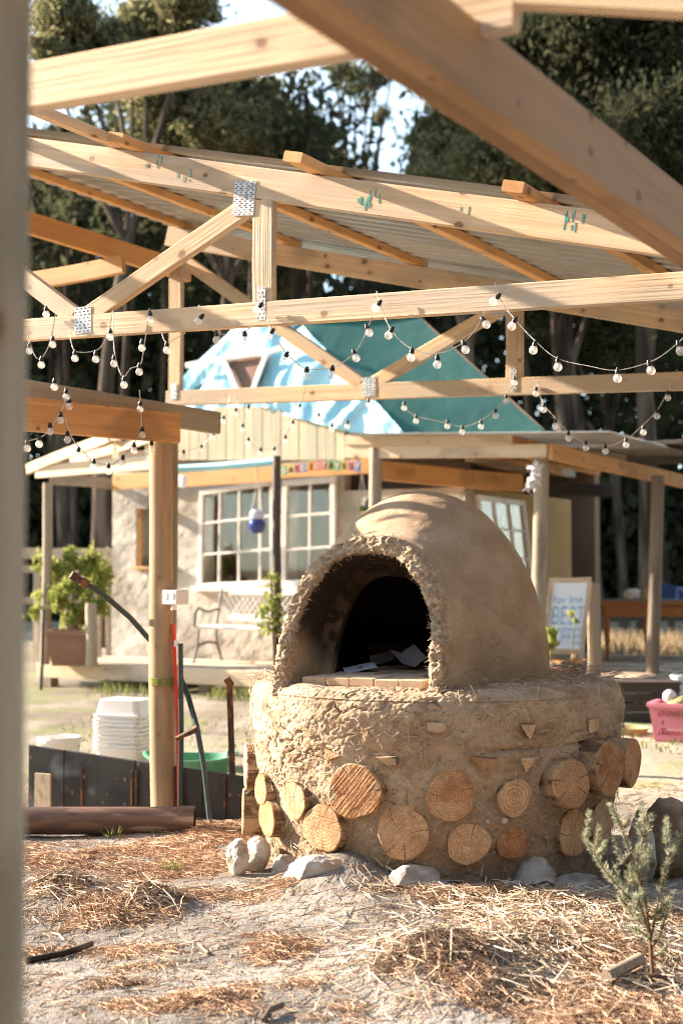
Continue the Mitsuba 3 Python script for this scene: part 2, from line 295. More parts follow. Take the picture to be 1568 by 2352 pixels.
mat('pale_glaze', (0.55, 0.58, 0.68), 0.15)
mat('iron', (0.09, 0.085, 0.08), 0.5)
mat('terracotta', lambda p, n, uv: mix((0.20, 0.10, 0.065), (0.28, 0.17, 0.12), fbm(p.x * 8, p.y * 8, p.z * 8, octaves=3)), 0.8)
mat('card_white', lambda p, n, uv: mix((0.66, 0.67, 0.72), (0.50, 0.50, 0.54), fbm(p.x * 40, p.y * 40, p.z * 40, octaves=2)), 0.7)
mat('card_brown', (0.26, 0.15, 0.08), 0.85)
mat('print_green', (0.20, 0.55, 0.25), 0.7)
mat('paint_blue', (0.24, 0.40, 0.60), 0.6)
mat('sign_white', (0.80, 0.79, 0.79), 0.5)
mat('blue_cloth', (0.02, 0.05, 0.13), 0.8)
mat('wire', (0.28, 0.28, 0.27), 0.5, metal=0.5)
mat('khaki', (0.30, 0.25, 0.12), 0.8)
for i_, c_ in enumerate([(0.08, 0.36, 0.24), (0.50, 0.48, 0.16), (0.55, 0.20, 0.32), (0.08, 0.20, 0.52), (0.62, 0.28, 0.10), (0.55, 0.06, 0.10), (0.35, 0.10, 0.14), (0.10, 0.38, 0.14)]):
    mat(f'bunting_colour_{i_}', c_, 0.8)

# ---------------------------------------------------------------- mesh helpers
def frame_of(d, up=(0, 0, 1)):
    d = nrm(d); up = np.asarray(up, float)
    if abs(d @ nrm(up)) > 0.98: up = np.array([1.0, 0.2, 0])
    s = nrm(np.cross(d, up)); return d, s, np.cross(s, d)
BEAM_ID = [0]
def beam(p0, p1, w, h, up=(0, 0, 1), ch=0.004, warp=0.005, seg=8):
    """A sawn timber from p0 to p1: w across, h along up; returns (mesh, uv)."""
    p0, p1 = np.asarray(p0, float), np.asarray(p1, float); L = np.linalg.norm(p1 - p0); d, s, u = frame_of(p1 - p0, up)
    BEAM_ID[0] += 1; base = (BEAM_ID[0] % 400) * STEP + 0.5
    r = np.random.default_rng(BEAM_ID[0]); k = min(ch, w * 0.3, h * 0.3)
    a, b = w / 2, h / 2
    prof = np.array([[-a + k, -b], [a - k, -b], [a, -b + k], [a, b - k], [a - k, b], [-a + k, b], [-a, b - k], [-a, -b + k], [-a + k, -b]])
    per = np.concatenate([[0], np.cumsum(np.linalg.norm(np.diff(prof, axis=0), axis=1))]) + r.random() * 3
    t = np.linspace(0, 1, seg + 1); wx, wy = [(r.random() - 0.5) * 2 * warp * 4 * t * (1 - t) + 0.4 * warp * np.sin(t * r.uniform(4, 9) + r.random() * 6) for _ in range(2)]
    V = p0 + (t * L)[:, None, None] * d + (prof[None, :, 0:1] + wx[:, None, None]) * s + (prof[None, :, 1:2] + wy[:, None, None]) * u
    uv = np.stack(np.broadcast_arrays(base + (t * L)[:, None], per[None]), -1)
    n = len(prof); F_ = []
    for i in range(seg):
        for j in range(n - 1):
            A, B = i * n + j, i * n + j + 1; F_ += [[A, B, B + n], [A, B + n, A + n]]
    V = V.reshape(-1, 3); uv = uv.reshape(-1, 2)
    for end, flip in ((0, 0), (seg, 1)):
        o = len(V); ring = V[end * n:end * n + 8]; V = np.vstack([V, ring]); uv = np.vstack([uv, np.stack([base + 20 + prof[:8, 0] * 9, prof[:8, 1] * 0.4 + r.random() * 2], 1)])
        for j in range(1, 7): F_.append([o, o + j, o + j + 1] if flip else [o, o + j + 1, o + j])
    f = np.array(F_)[:, ::-1]
    return (V, f), uv
def beam_part(parent, name, p0, p1, w, h, m='pine', up=(0, 0, 1), label=None, **kw):
    mesh, uv = beam(p0, p1, w, h, up, **kw); return part(parent, name, mesh, m, uv=uv, label=label)
def tube(pts, rad, n=8, caps=True, wobble=0.0, seed=0):
    """Swept round tube with uv (along, around); returns (mesh, uv)."""
    pts = np.asarray(pts, float); rad = np.broadcast_to(np.asarray(rad, float), (len(pts),)).copy()
    tang = np.gradient(pts, axis=0); tang /= np.linalg.norm(tang, axis=1, keepdims=True) + 1e-12
    s = nrm(np.cross(tang[0], [0.13, 0.21, 1.0] if abs(tang[0][2]) < 0.9 else [1, 0.1, 0])); S = []
    for t_ in tang: s = nrm(s - t_ * (s @ t_)); S.append(s)
    S = np.array(S); U = np.cross(tang, S); a = np.linspace(0, 2 * np.pi, n + 1)
    rr = rad[:, None] * np.ones(n + 1)
    if wobble:
        r = np.random.default_rng(seed); q = 1 + wobble * (meshkit.noise(np.stack(np.broadcast_arrays(np.arange(len(pts))[:, None] * 0.7 + seed * 3.3, np.cos(a)[None] * 1.3 + 5, np.sin(a)[None] * 1.3 + 5), -1)) - 0.5) * 2; rr = rr * q
    V = pts[:, None] + rr[..., None] * (np.cos(a)[None, :, None] * S[:, None] + np.sin(a)[None, :, None] * U[:, None])
    L = np.concatenate([[0], np.cumsum(np.linalg.norm(np.diff(pts, axis=0), axis=1))])
    BEAM_ID[0] += 1; base = (BEAM_ID[0] % 400) * STEP + 0.5
    uv = np.stack(np.broadcast_arrays(base + L[:, None], (a * rad.max())[None]), -1).reshape(-1, 2)
    i, j = np.meshgrid(np.arange(len(pts) - 1), np.arange(n), indexing='ij'); A = (i * (n + 1) + j).ravel(); B = A + 1; D = n + 1
    f = np.vstack([np.stack([A, B, B + D], 1), np.stack([A, B + D, A + D], 1)]); V = V.reshape(-1, 3)
    if caps:
        for end, fl in ((0, 0), (len(pts) - 1, 1)):
            o = len(V); V = np.vstack([V, V[end * D:end * D + n], pts[end][None]]); uv = np.vstack([uv, base + 20 + np.stack([np.cos(a[:n]), np.sin(a[:n])], 1) * 0.2 - np.array([0, base + 20]), [[base + 20, 0.0]]])
            k = np.arange(n); q = np.stack([o + k, o + (k + 1) % n, np.full(n, o + n)], 1); f = np.vstack([f, q if fl else q[:, ::-1]])
    return (V, f), uv
def join(ms):
    V, F_, o = [], [], 0
    for m in ms:
        v, f = (m.vertices, m.faces) if hasattr(m, 'vertices') else m
        V.append(v); F_.append(np.asarray(f) + o); o += len(v)
    return np.vstack(V), np.vstack(F_)
def joinuv(ms):
    return join([m[0] for m in ms]), np.vstack([m[1] for m in ms])
def obox(c, half, ax=None, rot=0.0):
    """Box centred at c; ax = 3 axis rows."""
    m = trimesh.creation.box(2 * np.asarray(half)); A = np.eye(3) if ax is None else np.asarray(ax)
    if ax is None and rot: A = np.array([[math.cos(rot), math.sin(rot), 0], [-math.sin(rot), math.cos(rot), 0], [0, 0, 1]])
    return m.vertices @ A + np.asarray(c), m.faces
def rbox(c, half, ax=None, r=0.01):
    """Rounded box via hull of spheres."""
    h = np.maximum(np.asarray(half) - r, 1e-4); s = m3.Manifold.sphere(r, 12)
    parts_ = [s.translate((h * np.array([i, j, k])).tolist()) for i in (-1, 1) for j in (-1, 1) for k in (-1, 1)]
    m = m3.Manifold.batch_hull(parts_).to_mesh(); A = np.eye(3) if ax is None else np.asarray(ax)
    return m.vert_properties[:, :3] @ A + np.asarray(c), m.tri_verts
def lathe(prof, n=24, c=(0, 0, 0)):
    prof = np.asarray(prof, float); a = np.arange(n) / n * 2 * np.pi
    V = np.stack([prof[:, None, 0] * np.cos(a), prof[:, None, 0] * np.sin(a), prof[:, None, 1] * np.ones(n)], -1).reshape(-1, 3) + np.asarray(c)
    i, j = np.meshgrid(np.arange(len(prof) - 1), np.arange(n), indexing='ij'); A = (i * n + j).ravel(); B = (i * n + (j + 1) % n).ravel()
    return V, np.vstack([np.stack([A, B, B + n], 1), np.stack([A, B + n, A + n], 1)])
def grid_faces(a, b):
    i, j = np.meshgrid(np.arange(a - 1), np.arange(b - 1), indexing='ij'); A = (i * b + j).ravel()
    return np.vstack([np.stack([A, A + 1, A + b + 1], 1), np.stack([A, A + b + 1, A + b], 1)])
def rand_dirs(n, r, up=0.0):
    d = r.normal(size=(n, 3)); d[:, 2] += up; return d / np.linalg.norm(d, axis=1, keepdims=True)
def quads(pos, a, b):
    """Leaf quads (rhombus) at pos with half axes a (long), b (wide)."""
    n = len(pos); V = np.stack([pos - a, pos + b * 1.0 - 0.1 * a, pos + a, pos - b * 1.0 - 0.1 * a], 1).reshape(-1, 3)
    o = np.arange(n)[:, None] * 4; return V, np.vstack([o + [0, 1, 2], o + [0, 2, 3]])
def leaves(centres, radii, n, size, aspect, r, droop=0.5, shell=0.45):
    """n leaves spread through ellipsoids, thicker towards their skins."""
    centres, radii = np.asarray(centres, float), np.asarray(radii, float)
    w = radii.prod(1) ** (2 / 3); k = r.choice(len(centres), n, p=w / w.sum())
    d = rand_dirs(n, r); rad = r.random(n) ** shell * np.where(r.random(n) < 0.3, r.uniform(1.0, 1.9, n), 1.0)
    pos = centres[k] + d * radii[k] * rad[:, None] * (0.75 + 0.5 * meshkit.noise(d * 3 + k[:, None] * 7.3)[:, None])
    a = rand_dirs(n, r, -droop * 2); b = np.cross(a, rand_dirs(n, r)); b /= np.linalg.norm(b, axis=1, keepdims=True) + 1e-9
    s = size * (0.6 + 0.8 * r.random(n))[:, None]; return quads(pos, a * s, b * s * aspect)
def strands(p0, p1, w, cols, r, bend=0.15):
    """Straw: three-sided bent prisms from p0 to p1 (n x 3) of width w, with colours."""
    n = len(p0); d = p1 - p0; L = np.linalg.norm(d, axis=1, keepdims=True); d = d / (L + 1e-9)
    s = np.cross(d, rand_dirs(n, r)); s /= np.linalg.norm(s, axis=1, keepdims=True) + 1e-9; u = np.cross(s, d)
    mid = (p0 + p1) / 2 + u * L * bend * (r.random((n, 1)) - 0.5)
    w = np.broadcast_to(w, (n,))[:, None] / 2; V = []
    for q in (p0, mid, p1):
        for a in (0, 2.1, 4.2): V.append(q + w * (math.cos(a) * s + math.sin(a) * u))
    V = np.stack(V, 1).reshape(-1, 3); o = np.arange(n)[:, None] * 9; F_ = []
    for k in (0, 3):
        for j in range(3):
            a, b = k + j, k + (j + 1) % 3; F_ += [o + [a, b, b + 3], o + [a, b + 3, a + 3]]
    return (V, np.vstack(F_)), np.repeat(cols, 9, axis=0)
STRAW_C = np.array([[0.50, 0.42, 0.32], [0.44, 0.36, 0.265], [0.37, 0.29, 0.21], [0.27, 0.205, 0.145], [0.58, 0.52, 0.43], [0.38, 0.305, 0.225]])
def straw_cols(n, r, dark=0.0):
    c = STRAW_C[r.integers(0, len(STRAW_C), n)] * (0.8 + 0.4 * r.random((n, 1))); return c * (1 - dark)
def rock(c, half, seed, m_angular=0.5, sub_=4, rot=0.0):
    v = np.array(trimesh.creation.icosphere(subdivisions=sub_).vertices); f = trimesh.creation.icosphere(subdivisions=sub_).faces
    r = np.random.default_rng(seed)
    for _ in range(int(8 + 10 * m_angular)):
        d = nrm(r.normal(size=3)); lim = r.uniform(0.50, 0.88); t = v @ d; v = v - np.maximum(t - lim, 0)[:, None] * d * min(1.0, m_angular * 1.25)
    v = v * (1 + 0.22 * (meshkit.fbm(v * 1.6 + seed, 3) - 0.5)[:, None] + 0.13 * (meshkit.fbm(v * 6 + seed, 4) - 0.5)[:, None])
    v = v * np.asarray(half); ca, sa = math.cos(rot), math.sin(rot)
    return v @ np.array([[ca, sa, 0], [-sa, ca, 0], [0, 0, 1]]) + np.asarray(c), f

# ---------------------------------------------------------------- ground
MOUNDS = []   # x, y, rx, ry, h, straw
def mound(px, py, rx, ry, h, s):
    q = at_z(px, py); MOUNDS.append((q[0], q[1], rx, ry, h, s))
mound(1010, 2250, 0.26, 0.30, 0.10, 1.0); mound(1230, 2190, 0.28, 0.26, 0.05, 0.8); mound(1400, 2210, 0.25, 0.4, 0.03, 0.8); mound(1180, 2300, 0.45, 0.25, 0.02, 0.8)
mound(1300, 2110, 0.55, 0.30, 0.03, 0.9); mound(1120, 2075, 0.5, 0.16, 0.02, 0.9); mound(870, 2110, 0.10, 0.12, 0.02, 0.6)
mound(150, 2070, 0.17, 0.20, 0.075, 1.0); mound(345, 2085, 0.13, 0.14, 0.06, 1.0); mound(240, 2110, 0.30, 0.2, 0.02, 0.8)
mound(330, 1975, 0.7, 0.5, 0.0, 0.75); mound(480, 1920, 0.5, 0.5, 0.02, 0.8); mound(480, 2060, 0.35, 0.2, 0.0, 0.6); mound(280, 2190, 0.3, 0.12, 0.0, 0.5)
mound(640, 2200, 0.16, 0.16, 0.015, 0.7); mound(610, 2160, 0.2, 0.1, 0.0, 0.6); mound(640, 2300, 0.22, 0.14, 0.015, 0.75); mound(420, 2320, 0.3, 0.12, 0.01, 0.65); mound(170, 2270, 0.3, 0.1, 0.0, 0.5); mound(330, 2235, 0.22, 0.08, 0.0, 0.4)
mound(520, 2345, 0.3, 0.1, 0.01, 0.6); mound(800, 2335, 0.2, 0.08, 0.0, 0.5); mound(120, 1980, 0.3, 0.3, 0.0, 0.4); mound(1450, 2340, 0.5, 0.25, 0.02, 0.8)
def straw_mask(x, y):
    m = np.zeros_like(x)
    for a, b, rx, ry, h, s in MOUNDS: m = np.maximum(m, s * np.exp(-(((x - a) / rx) ** 2 + ((y - b) / ry) ** 2) ** 1.3 * 0.9))
    n = meshkit.fbm(np.stack([x * 4.5, y * 4.5, x * 0], -1), 5, 2) * 0.75 + 0.25 * meshkit.fbm(np.stack([x * 22, y * 22, x * 0], -1), 2, 12)
    for px_, py_, rx, ry in ((720, 2120, 0.22, 0.30), (760, 2240, 0.2, 0.14), (480, 2235, 0.2, 0.07), (600, 2120, 0.16, 0.12), (700, 2320, 0.12, 0.1), (300, 2300, 0.2, 0.05)):
        q = at_z(px_, py_); m = m * (1 - 0.92 * np.exp(-((x - q[0]) / rx) ** 2 - ((y - q[1]) / ry) ** 2))
    return np.clip(m * (0.25 + 1.35 * n) - 0.12 + (n - 0.62) * 0.8, 0, 1) * np.clip((9.0 - y) / 1.0, 0, 1)
def gh(x, y, fine=True):
    x, y = np.asarray(x, float), np.asarray(y, float)
    z = 0.05 * (meshkit.fbm(np.stack([x * 0.9, y * 0.9, x * 0], -1), 3, 5) - 0.5) * np.clip((11 - y) / 3, 0.3, 1)
    for a, b, rx, ry, h, s in MOUNDS:
        if h: z = z + h * np.exp(-((x - a) / rx) ** 2 - ((y - b) / ry) ** 2)
    uu, vv = x * E[0] + y * E[1], x * P[0] + y * P[1]; z = z - 0.22 * np.clip((vv - 12.95) / 0.25, 0, 1) * np.clip((18.5 - vv) / 0.5, 0, 1) * np.clip((uu + 11.5) / 0.4, 0, 1) * np.clip((-4.7 - uu) / 0.3, 0, 1)
    r = np.hypot(x - OC[0], y - OC[1]); an = np.arctan2(y - OC[1], x - OC[0])
    skirt = np.exp(-((np.maximum(r - 0.82, 0)) / 0.26) ** 2)
    z = z + skirt * (0.0 + 0.15 * np.exp(-((an + 2.13) / 0.27) ** 2))
    if fine:
        z = z + 0.030 * (meshkit.fbm(np.stack([x * 3.5, y * 3.5, x * 0], -1), 4, 8) - 0.5) + 0.010 * (meshkit.fbm(np.stack([x * 14, y * 14, x * 0], -1), 3, 9) - 0.5)
    return z
def ground_at(px, py):
    q = at_z(px, py)
    for _ in range(6): q = at_z(px, py, float(gh(q[0], q[1])))
    return q
gx = np.concatenate([-np.geomspace(160, 3.2, 34), np.linspace(-3.0, 2.6, 420), np.geomspace(2.8, 160, 34)])
gy = np.concatenate([np.linspace(-30, 3.0, 14), np.linspace(3.3, 8.6, 440), np.linspace(8.7, 30, 90), np.geomspace(32, 260, 20)])
GX, GY = np.meshgrid(gx, gy, indexing='ij'); GZ = gh(GX, GY)
structure('ground', 'grey sandy ground strewn with straw and pine needles', (np.stack([GX, GY, GZ], -1).reshape(-1, 3), grid_faces(len(gx), len(gy))[:, ::-1]), 'soil', smooth=True, uv=np.stack([straw_mask(GX, GY), GX * 0], -1).reshape(-1, 2))
# straw lying on it
def ground_straw(n, seed):
    r = np.random.default_rng(seed); X, Y = [], []
    while sum(map(len, X)) < n:
        x = r.uniform(-2.2, 2.2, 60000); y = r.uniform(3.5, 9.0, 60000) 
        k = r.random(60000) < np.minimum(straw_mask(x, y) ** 1.5 + 0.020, 1) * np.clip(6.0 / y, 0.4, 1.4) * (np.abs(x) < 0.30 * y + 0.3); X.append(x[k]); Y.append(y[k])
    x, y = np.concatenate(X)[:n], np.concatenate(Y)[:n]; m = straw_mask(x, y)
    L = r.uniform(0.02, 0.085, n) * (0.8 + 0.5 * r.random(n)); a = r.uniform(0, 2 * np.pi, n); tilt = r.normal(0, 0.16, n) + 0.05
    dx, dy = np.cos(a) * L / 2, np.sin(a) * L / 2; lift = r.random(n) ** 2 * 0.035 * m + 0.002
    z0, z1 = gh(x - dx, y - dy), gh(x + dx, y + dy); dz = np.abs(np.sin(tilt)) * L * m
    p0 = np.stack([x - dx, y - dy, z0 + lift], 1); p1 = np.stack([x + dx, y + dy, z1 + lift + dz], 1)
    c = straw_cols(n, r); dk = meshkit.fbm(np.stack([x * 3, y * 3, x * 0], -1), 3, 21)
    c = c * (0.62 + 0.65 * dk)[:, None]
    for a_, b_, rx, ry, h, s in MOUNDS:
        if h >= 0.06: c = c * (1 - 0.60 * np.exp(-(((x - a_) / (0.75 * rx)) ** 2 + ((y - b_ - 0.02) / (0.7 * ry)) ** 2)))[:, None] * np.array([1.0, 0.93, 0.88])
    return strands(p0, p1, r.uniform(0.0012, 0.0034, n), c, r)
(m_, c_) = ground_straw(56000, 3)
def long_straw(n, seed):
    r = np.random.default_rng(seed); M = [m for m in MOUNDS if m[4] >= 0.03]; k = r.choice(len(M), n, p=np.array([m[2] * m[3] for m in M]) / sum(m[2] * m[3] for m in M))
    mx = np.array([m[:5] for m in M])[k]; x = mx[:, 0] + r.normal(0, 0.75, n) * mx[:, 2]; y = mx[:, 1] + r.normal(0, 0.75, n) * mx[:, 3]; L = r.uniform(0.05, 0.14, n); a = r.uniform(0, 2 * np.pi, n)
    dx, dy = np.cos(a) * L / 2, np.sin(a) * L / 2; lift = r.random(n) * 0.02 + 0.006; z0, z1 = gh(x - dx, y - dy), gh(x + dx, y + dy)
    p0 = np.stack([x - dx, y - dy, z0 + lift], 1); p1 = np.stack([x + dx, y + dy, z1 + lift + r.normal(0.2, 0.25, n) * L * 0.5], 1)
    return strands(p0, p1, r.uniform(0.0025, 0.0050, n), straw_cols(n, r) * 1.15, r)
m2_, c2_ = long_straw(3000, 9); m_ = join([m_, m2_]); c_ = np.vstack([c_, c2_])
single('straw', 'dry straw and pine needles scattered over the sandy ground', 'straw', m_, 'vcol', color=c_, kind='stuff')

# ---------------------------------------------------------------- timber pavilion
PAV = thing('timber_pavilion', 'open pine pavilion of bolted roof trusses under a corrugated metal roof', 'pavilion')
def ztop(u): return HC + 2.195 - 0.251 * (u + 5.07)
def zbot(u): return HC + 1.255 - 0.033 * (u + 5.07)
EU = nrm(UV(1, 0, -0.251) - UV(0, 0, 0))
def plate(parent, u, v, z, w, h, tilt, nx, nz):
    """Punched galvanised nail plate on the front face of a truss."""
    holes = []
    for i in range(nx):
        for j in range(nz):
            cx = (i + 0.5 + (0.16 if j % 2 else -0.16)) / nx * w - w / 2; cz = (j + 0.5) / nz * h - h / 2
            holes.append(sg.box(cx - 0.27 * w / nx, cz - 0.26 * h / nz, cx + 0.27 * w / nx, cz + 0.26 * h / nz))
    poly = sg.box(-w / 2, -h / 2, w / 2, h / 2)
    for q in holes: poly = poly.difference(q)
    m = trimesh.creation.extrude_polygon(poly, 0.0018, engine='earcut'); c, s = math.cos(tilt), math.sin(tilt)
    X, Z = m.vertices[:, 0], m.vertices[:, 1]; V = UV(u, v - 0.0225, z) + np.outer(X * c - Z * s, E) + np.outer(X * s + Z * c, [0, 0, 1]) - np.outer(m.vertices[:, 2] + 0.0035, P)
    part(parent, 'nail_plate', (V, m.faces[:, ::-1]), 'galvanised')
def truss(v, u0, u1, wood):
    t = sub(PAV, 'roof_truss'); B = lambda nm, a, b, h, m=wood, **k: beam_part(t, nm, a, b, 0.045, h, m, warp=0.0025, **k)
    B('top_chord', UV(u0, v, ztop(u0)), UV(u1 + 0.45, v, ztop(u1 + 0.45)), 0.148, seg=14)
    B('bottom_chord', UV(u0, v, zbot(u0)), UV(u1, v, zbot(u1)), 0.114, seg=14)
    for us in (-6.37, -3.62):
        B('king_post', UV(us, v, zbot(us) + 0.059), UV(us, v, ztop(us) - 0.079), 0.112, up=E)
    A = UV(-4.72, v, zbot(-4.72) + 0.06)
    B('diagonal_web', UV(-6.26, v, ztop(-6.26) - 0.18), A - E * 0.055, 0.095)
    B('diagonal_web', A + E * 0.055, UV(-3.70, v, ztop(-3.70) - 0.11), 0.095)
    plate(t, -4.70, v, zbot(-4.70) + 0.03, 0.105, 0.135, 0.02, 4, 8); plate(t, -3.72, v, ztop(-3.72) - 0.085, 0.12, 0.165, -0.10, 4, 16)
    plate(t, -3.62, v, zbot(-3.62) + 0.05, 0.045, 0.16, 0.0, 2, 8); plate(t, -6.37, v, zbot(-6.37) + 0.05, 0.055, 0.12, 0.0, 2, 8)
    return t
TR = [truss(2.58, -6.45, -1.07, 'pine'), truss(5.62, -6.45, -1.05, 'pine'), truss(8.66, -6.45, -1.05, 'pine')]
# timber marks on the front top chord
r_ = np.random.default_rng(4); mk = []
for (x, y, n) in ((845, 455, 14), (1320, 505, 12), (430, 405, 5), (360, 372, 4), (1075, 487, 2)):
    for _ in range(n):
        px, py = x + r_.uniform(-28, 28), y + r_.uniform(-18, 18); q = at_v(px, py, 5.62 - 0.0262); mk.append(obox(q, (0.0022, 0.0006, r_.uniform(0.003, 0.022)), ax=[E, P, nrm([0.0, 0, 1.0] + E * 0.15)]))
part(TR[1], 'paint_mark', join(mk), 'green_mark', stuff=True)
# purlins laid flat on the trusses, then the sheets
for k, u in enumerate((-6.33, -5.38, -4.36, -3.32, -2.27, -1.22)):
    z = ztop(u) + 0.074 + 0.027
    beam_part(PAV, 'purlin', UV(u, 5.62 - 0.20 - 0.04 * (k % 2), z), UV(u, 8.78, z), 0.098, 0.048, 'pine_orange', up=np.cross(EU, P) * -1, seg=10)
z = ztop(-4.50) + 0.101
beam_part(PAV, 'purlin', UV(-4.50, 2.4, z + 0.0), UV(-4.50, 6.3, z), 0.098, 0.048, 'pine', up=np.cross(EU, P) * -1)
UPN = nrm(np.cross(EU, P) * (-1 if np.cross(EU, P)[2] < 0 else 1))
for k in range(5):
    v0 = 5.72 + k * 0.684; nv = 97; vv = np.linspace(v0, v0 + 0.72, nv); us = np.linspace(-6.75, -0.55, 9)
    UU, VV = np.meshgrid(us, vv, indexing='ij'); amp = 0.016 * np.clip(2.2 * np.sin(VV / 0.171 * 2 * np.pi), -1, 1)
    V = UU[..., None] * E + VV[..., None] * P + np.stack([UU * 0, UU * 0, ztop(UU) + 0.074 + 0.054 + 0.010 + 0.0015 * (k % 2)], -1) + amp[..., None] * UPN
    m = (V.reshape(-1, 3), grid_faces(9, nv)); part(PAV, 'roof_sheet', m, 'roof_sheet', smooth=True)
# low side wall plate (two boards), high side beam, posts
for du, m in ((-0.0, 'pine_brown'), (-0.056, 'pine_brown')):
    beam_part(PAV, 'wall_plate', UV(-1.165 + du, 0.9, HC + 1.012), UV(-1.165 + du, 9.0, HC + 1.012), 0.052, 0.165 - 0.004 * (du < 0), m, seg=16)
beam_part(PAV, 'wall_plate', UV(-6.47, 1.5, HC + 2.32), UV(-6.47, 8.95, HC + 2.32), 0.05, 0.15, 'pine_orange', seg=14)
beam_part(PAV, 'outrigger', at_Z(60, 648, 10.2), at_Z(285, 606, 9.75), 0.045, 0.125, 'pine_orange')
def pole(parent, p0, p1, r0, r1, m='pole_wood', name='post', n=16, seed=0, label=None):
    t = np.linspace(0, 1, 14)[:, None]; pts = np.asarray(p0) * (1 - t) + np.asarray(p1) * t
    pts = pts + 0.006 * np.stack([np.sin(t[:, 0] * 5 + seed), np.cos(t[:, 0] * 4 + seed), t[:, 0] * 0], 1)
    mesh, uv = tube(pts, np.linspace(r0, r1, 14), n, wobble=0.05, seed=seed); return part(parent, name, mesh, m, smooth=40 if False else False, uv=uv, label=label) if n < 10 else part(parent, name, mesh, m, smooth=True, uv=uv, label=label)
pole(PAV, UV(-1.375, 1.405, -0.1), UV(-1.362, 1.405, HC + 0.93), 0.078, 0.074, 'pole_grey', seed=1)
for v in (5.6, 8.7): pole(PAV, UV(-1.19, v, -0.1), UV(-1.19, v, HC + 0.93), 0.07, 0.066, seed=2)
pole(PAV, col(378, 7.9, -0.1), col(366, 7.95, HC + 0.715), 0.074, 0.064, 'pole_wood', seed=3, label='thick round post carrying the doubled beam')
pole(PAV, UV(-6.37, 8.60, -0.1), UV(-6.37, 8.60, zbot(-6.37) - 0.06), 0.055, 0.05, seed=4)
pole(PAV, UV(-6.47, 2.6, -0.1), UV(-6.47, 2.6, HC + 2.24), 0.07, 0.06, seed=5); pole(PAV, UV(-6.47, 5.6, -0.1), UV(-6.47, 5.6, HC + 2.24), 0.07, 0.06, seed=6)
# doubled beam on the main post, running towards the camera on the left
q0, q1 = at_Z(66, 951, 7.05), at_Z(406, 983, 8.0)
beam_part(PAV, 'doubled_beam', q0 + (q0 - q1) * 1.2, q1, 0.045, 0.168, 'pine_orange')
q0, q1 = at_Z(66, 905, 7.25), at_Z(500, 972, 8.45)
beam_part(PAV, 'doubled_beam', q0 + (q0 - q1) * 1.0, q1, 0.05, 0.13, 'old_wood')

# ---------------------------------------------------------------- cob oven
OV = thing('cob_oven', 'domed clay and straw pizza oven on a round base set with log ends', 'oven')
PZ = np.array([-0.25, 0.0, 0.02, 0.14, 0.346, 0.55, 0.735, 0.79, 0.825, 0.842, 0.846]); PR = np.array([0.80, 0.79, 0.79, 0.815, 0.845, 0.868, 0.875, 0.868, 0.845, 0.80, 0.0])
def rprof(z): return np.interp(z, PZ[:10], PR[:10])
def base_hit(x, y, off=0.0):
    d = ray(x, y); ts = np.linspace(5.2, 8.0, 6000); Q = CAM + ts[:, None] * d; r = np.hypot(Q[:, 0] - OC[0], Q[:, 1] - OC[1]); R = rprof(Q[:, 2]) + off
    k = np.nonzero(r < R)[0]
    if len(k): return Q[k[0]]
    return Q[np.argmin(r - R)]
ph = np.concatenate([np.linspace(-np.pi / 2 - 2.0, -np.pi / 2 + 2.0, 640), np.linspace(-np.pi / 2 + 2.0, 1.5 * np.pi - 2.0, 60)[1:-1]])
side_z = np.linspace(-0.2, 0.80, 190); top = np.linspace(0, 1, 45)
prof = np.vstack([np.stack([rprof(side_z), side_z], 1), np.stack([np.interp(top, [0, 0.12, 0.3, 1], [0.865, 0.845, 0.80, 0.30]), np.interp(top, [0, 0.12, 0.3, 1], [0.803, 0.825, 0.842, 0.845])], 1)])
Rr, Ph = np.meshgrid(np.arange(len(prof)), ph, indexing='ij'); rr, zz = prof[Rr, 0], prof[Rr, 1]
V = np.stack([OC[0] + rr * np.cos(Ph), OC[1] + rr * np.sin(Ph), zz], -1)
tn = np.gradient(prof, axis=0); tn /= np.linalg.norm(tn, axis=1, keepdims=True); nr, nz = tn[Rr, 1], -tn[Rr, 0]
N = np.stack([nr * np.cos(Ph), nr * np.sin(Ph), nz], -1)
lump = meshkit.fbm(V * 7, 3, 1); mid = meshkit.fbm(V * np.array([26, 26, 30]), 3, 2); fin = meshkit.fbm(V * 62, 3, 3)
pits = np.clip(meshkit.noise(V * np.array([78, 78, 64]), 6) - 0.60, 0, 1)
smooth_zone = np.clip(meshkit.fbm(V * np.array([3, 3, 5]), 2, 14) * 2.2 - 0.75, 0, 1)
amp = 0.35 + 0.65 * (1 - smooth_zone)
disp = 0.034 * (lump - 0.5) + 0.005 * (mid - 0.5) + 0.008 * (fin - 0.5) * amp - 0.020 * pits * (0.45 + 0.55 * amp) - 0.024 * np.exp(-((zz - 0.60 - 0.05 * (lump - .5)) / 0.009) ** 2) * np.clip(meshkit.noise(V * np.array([6, 6, 2]), 41) * 3 - 1.1, 0, 1) - 0.013 * np.exp(-((meshkit.fbm(V * np.array([8, 8, 10]), 3, 42) - 0.5) / 0.014) ** 2) * np.clip(meshkit.noise(V * 5, 43) * 4 - 1.9, 0, 1)
V = (V + N * disp[..., None]); n1, n2 = V.shape[:2]
Vw = np.concatenate([V, V[:, :1]], 1); fb = grid_faces(n1, n2 + 1)
part(OV, 'base', (Vw.reshape(-1, 3), fb[:, ::-1]), 'cob', smooth=True)
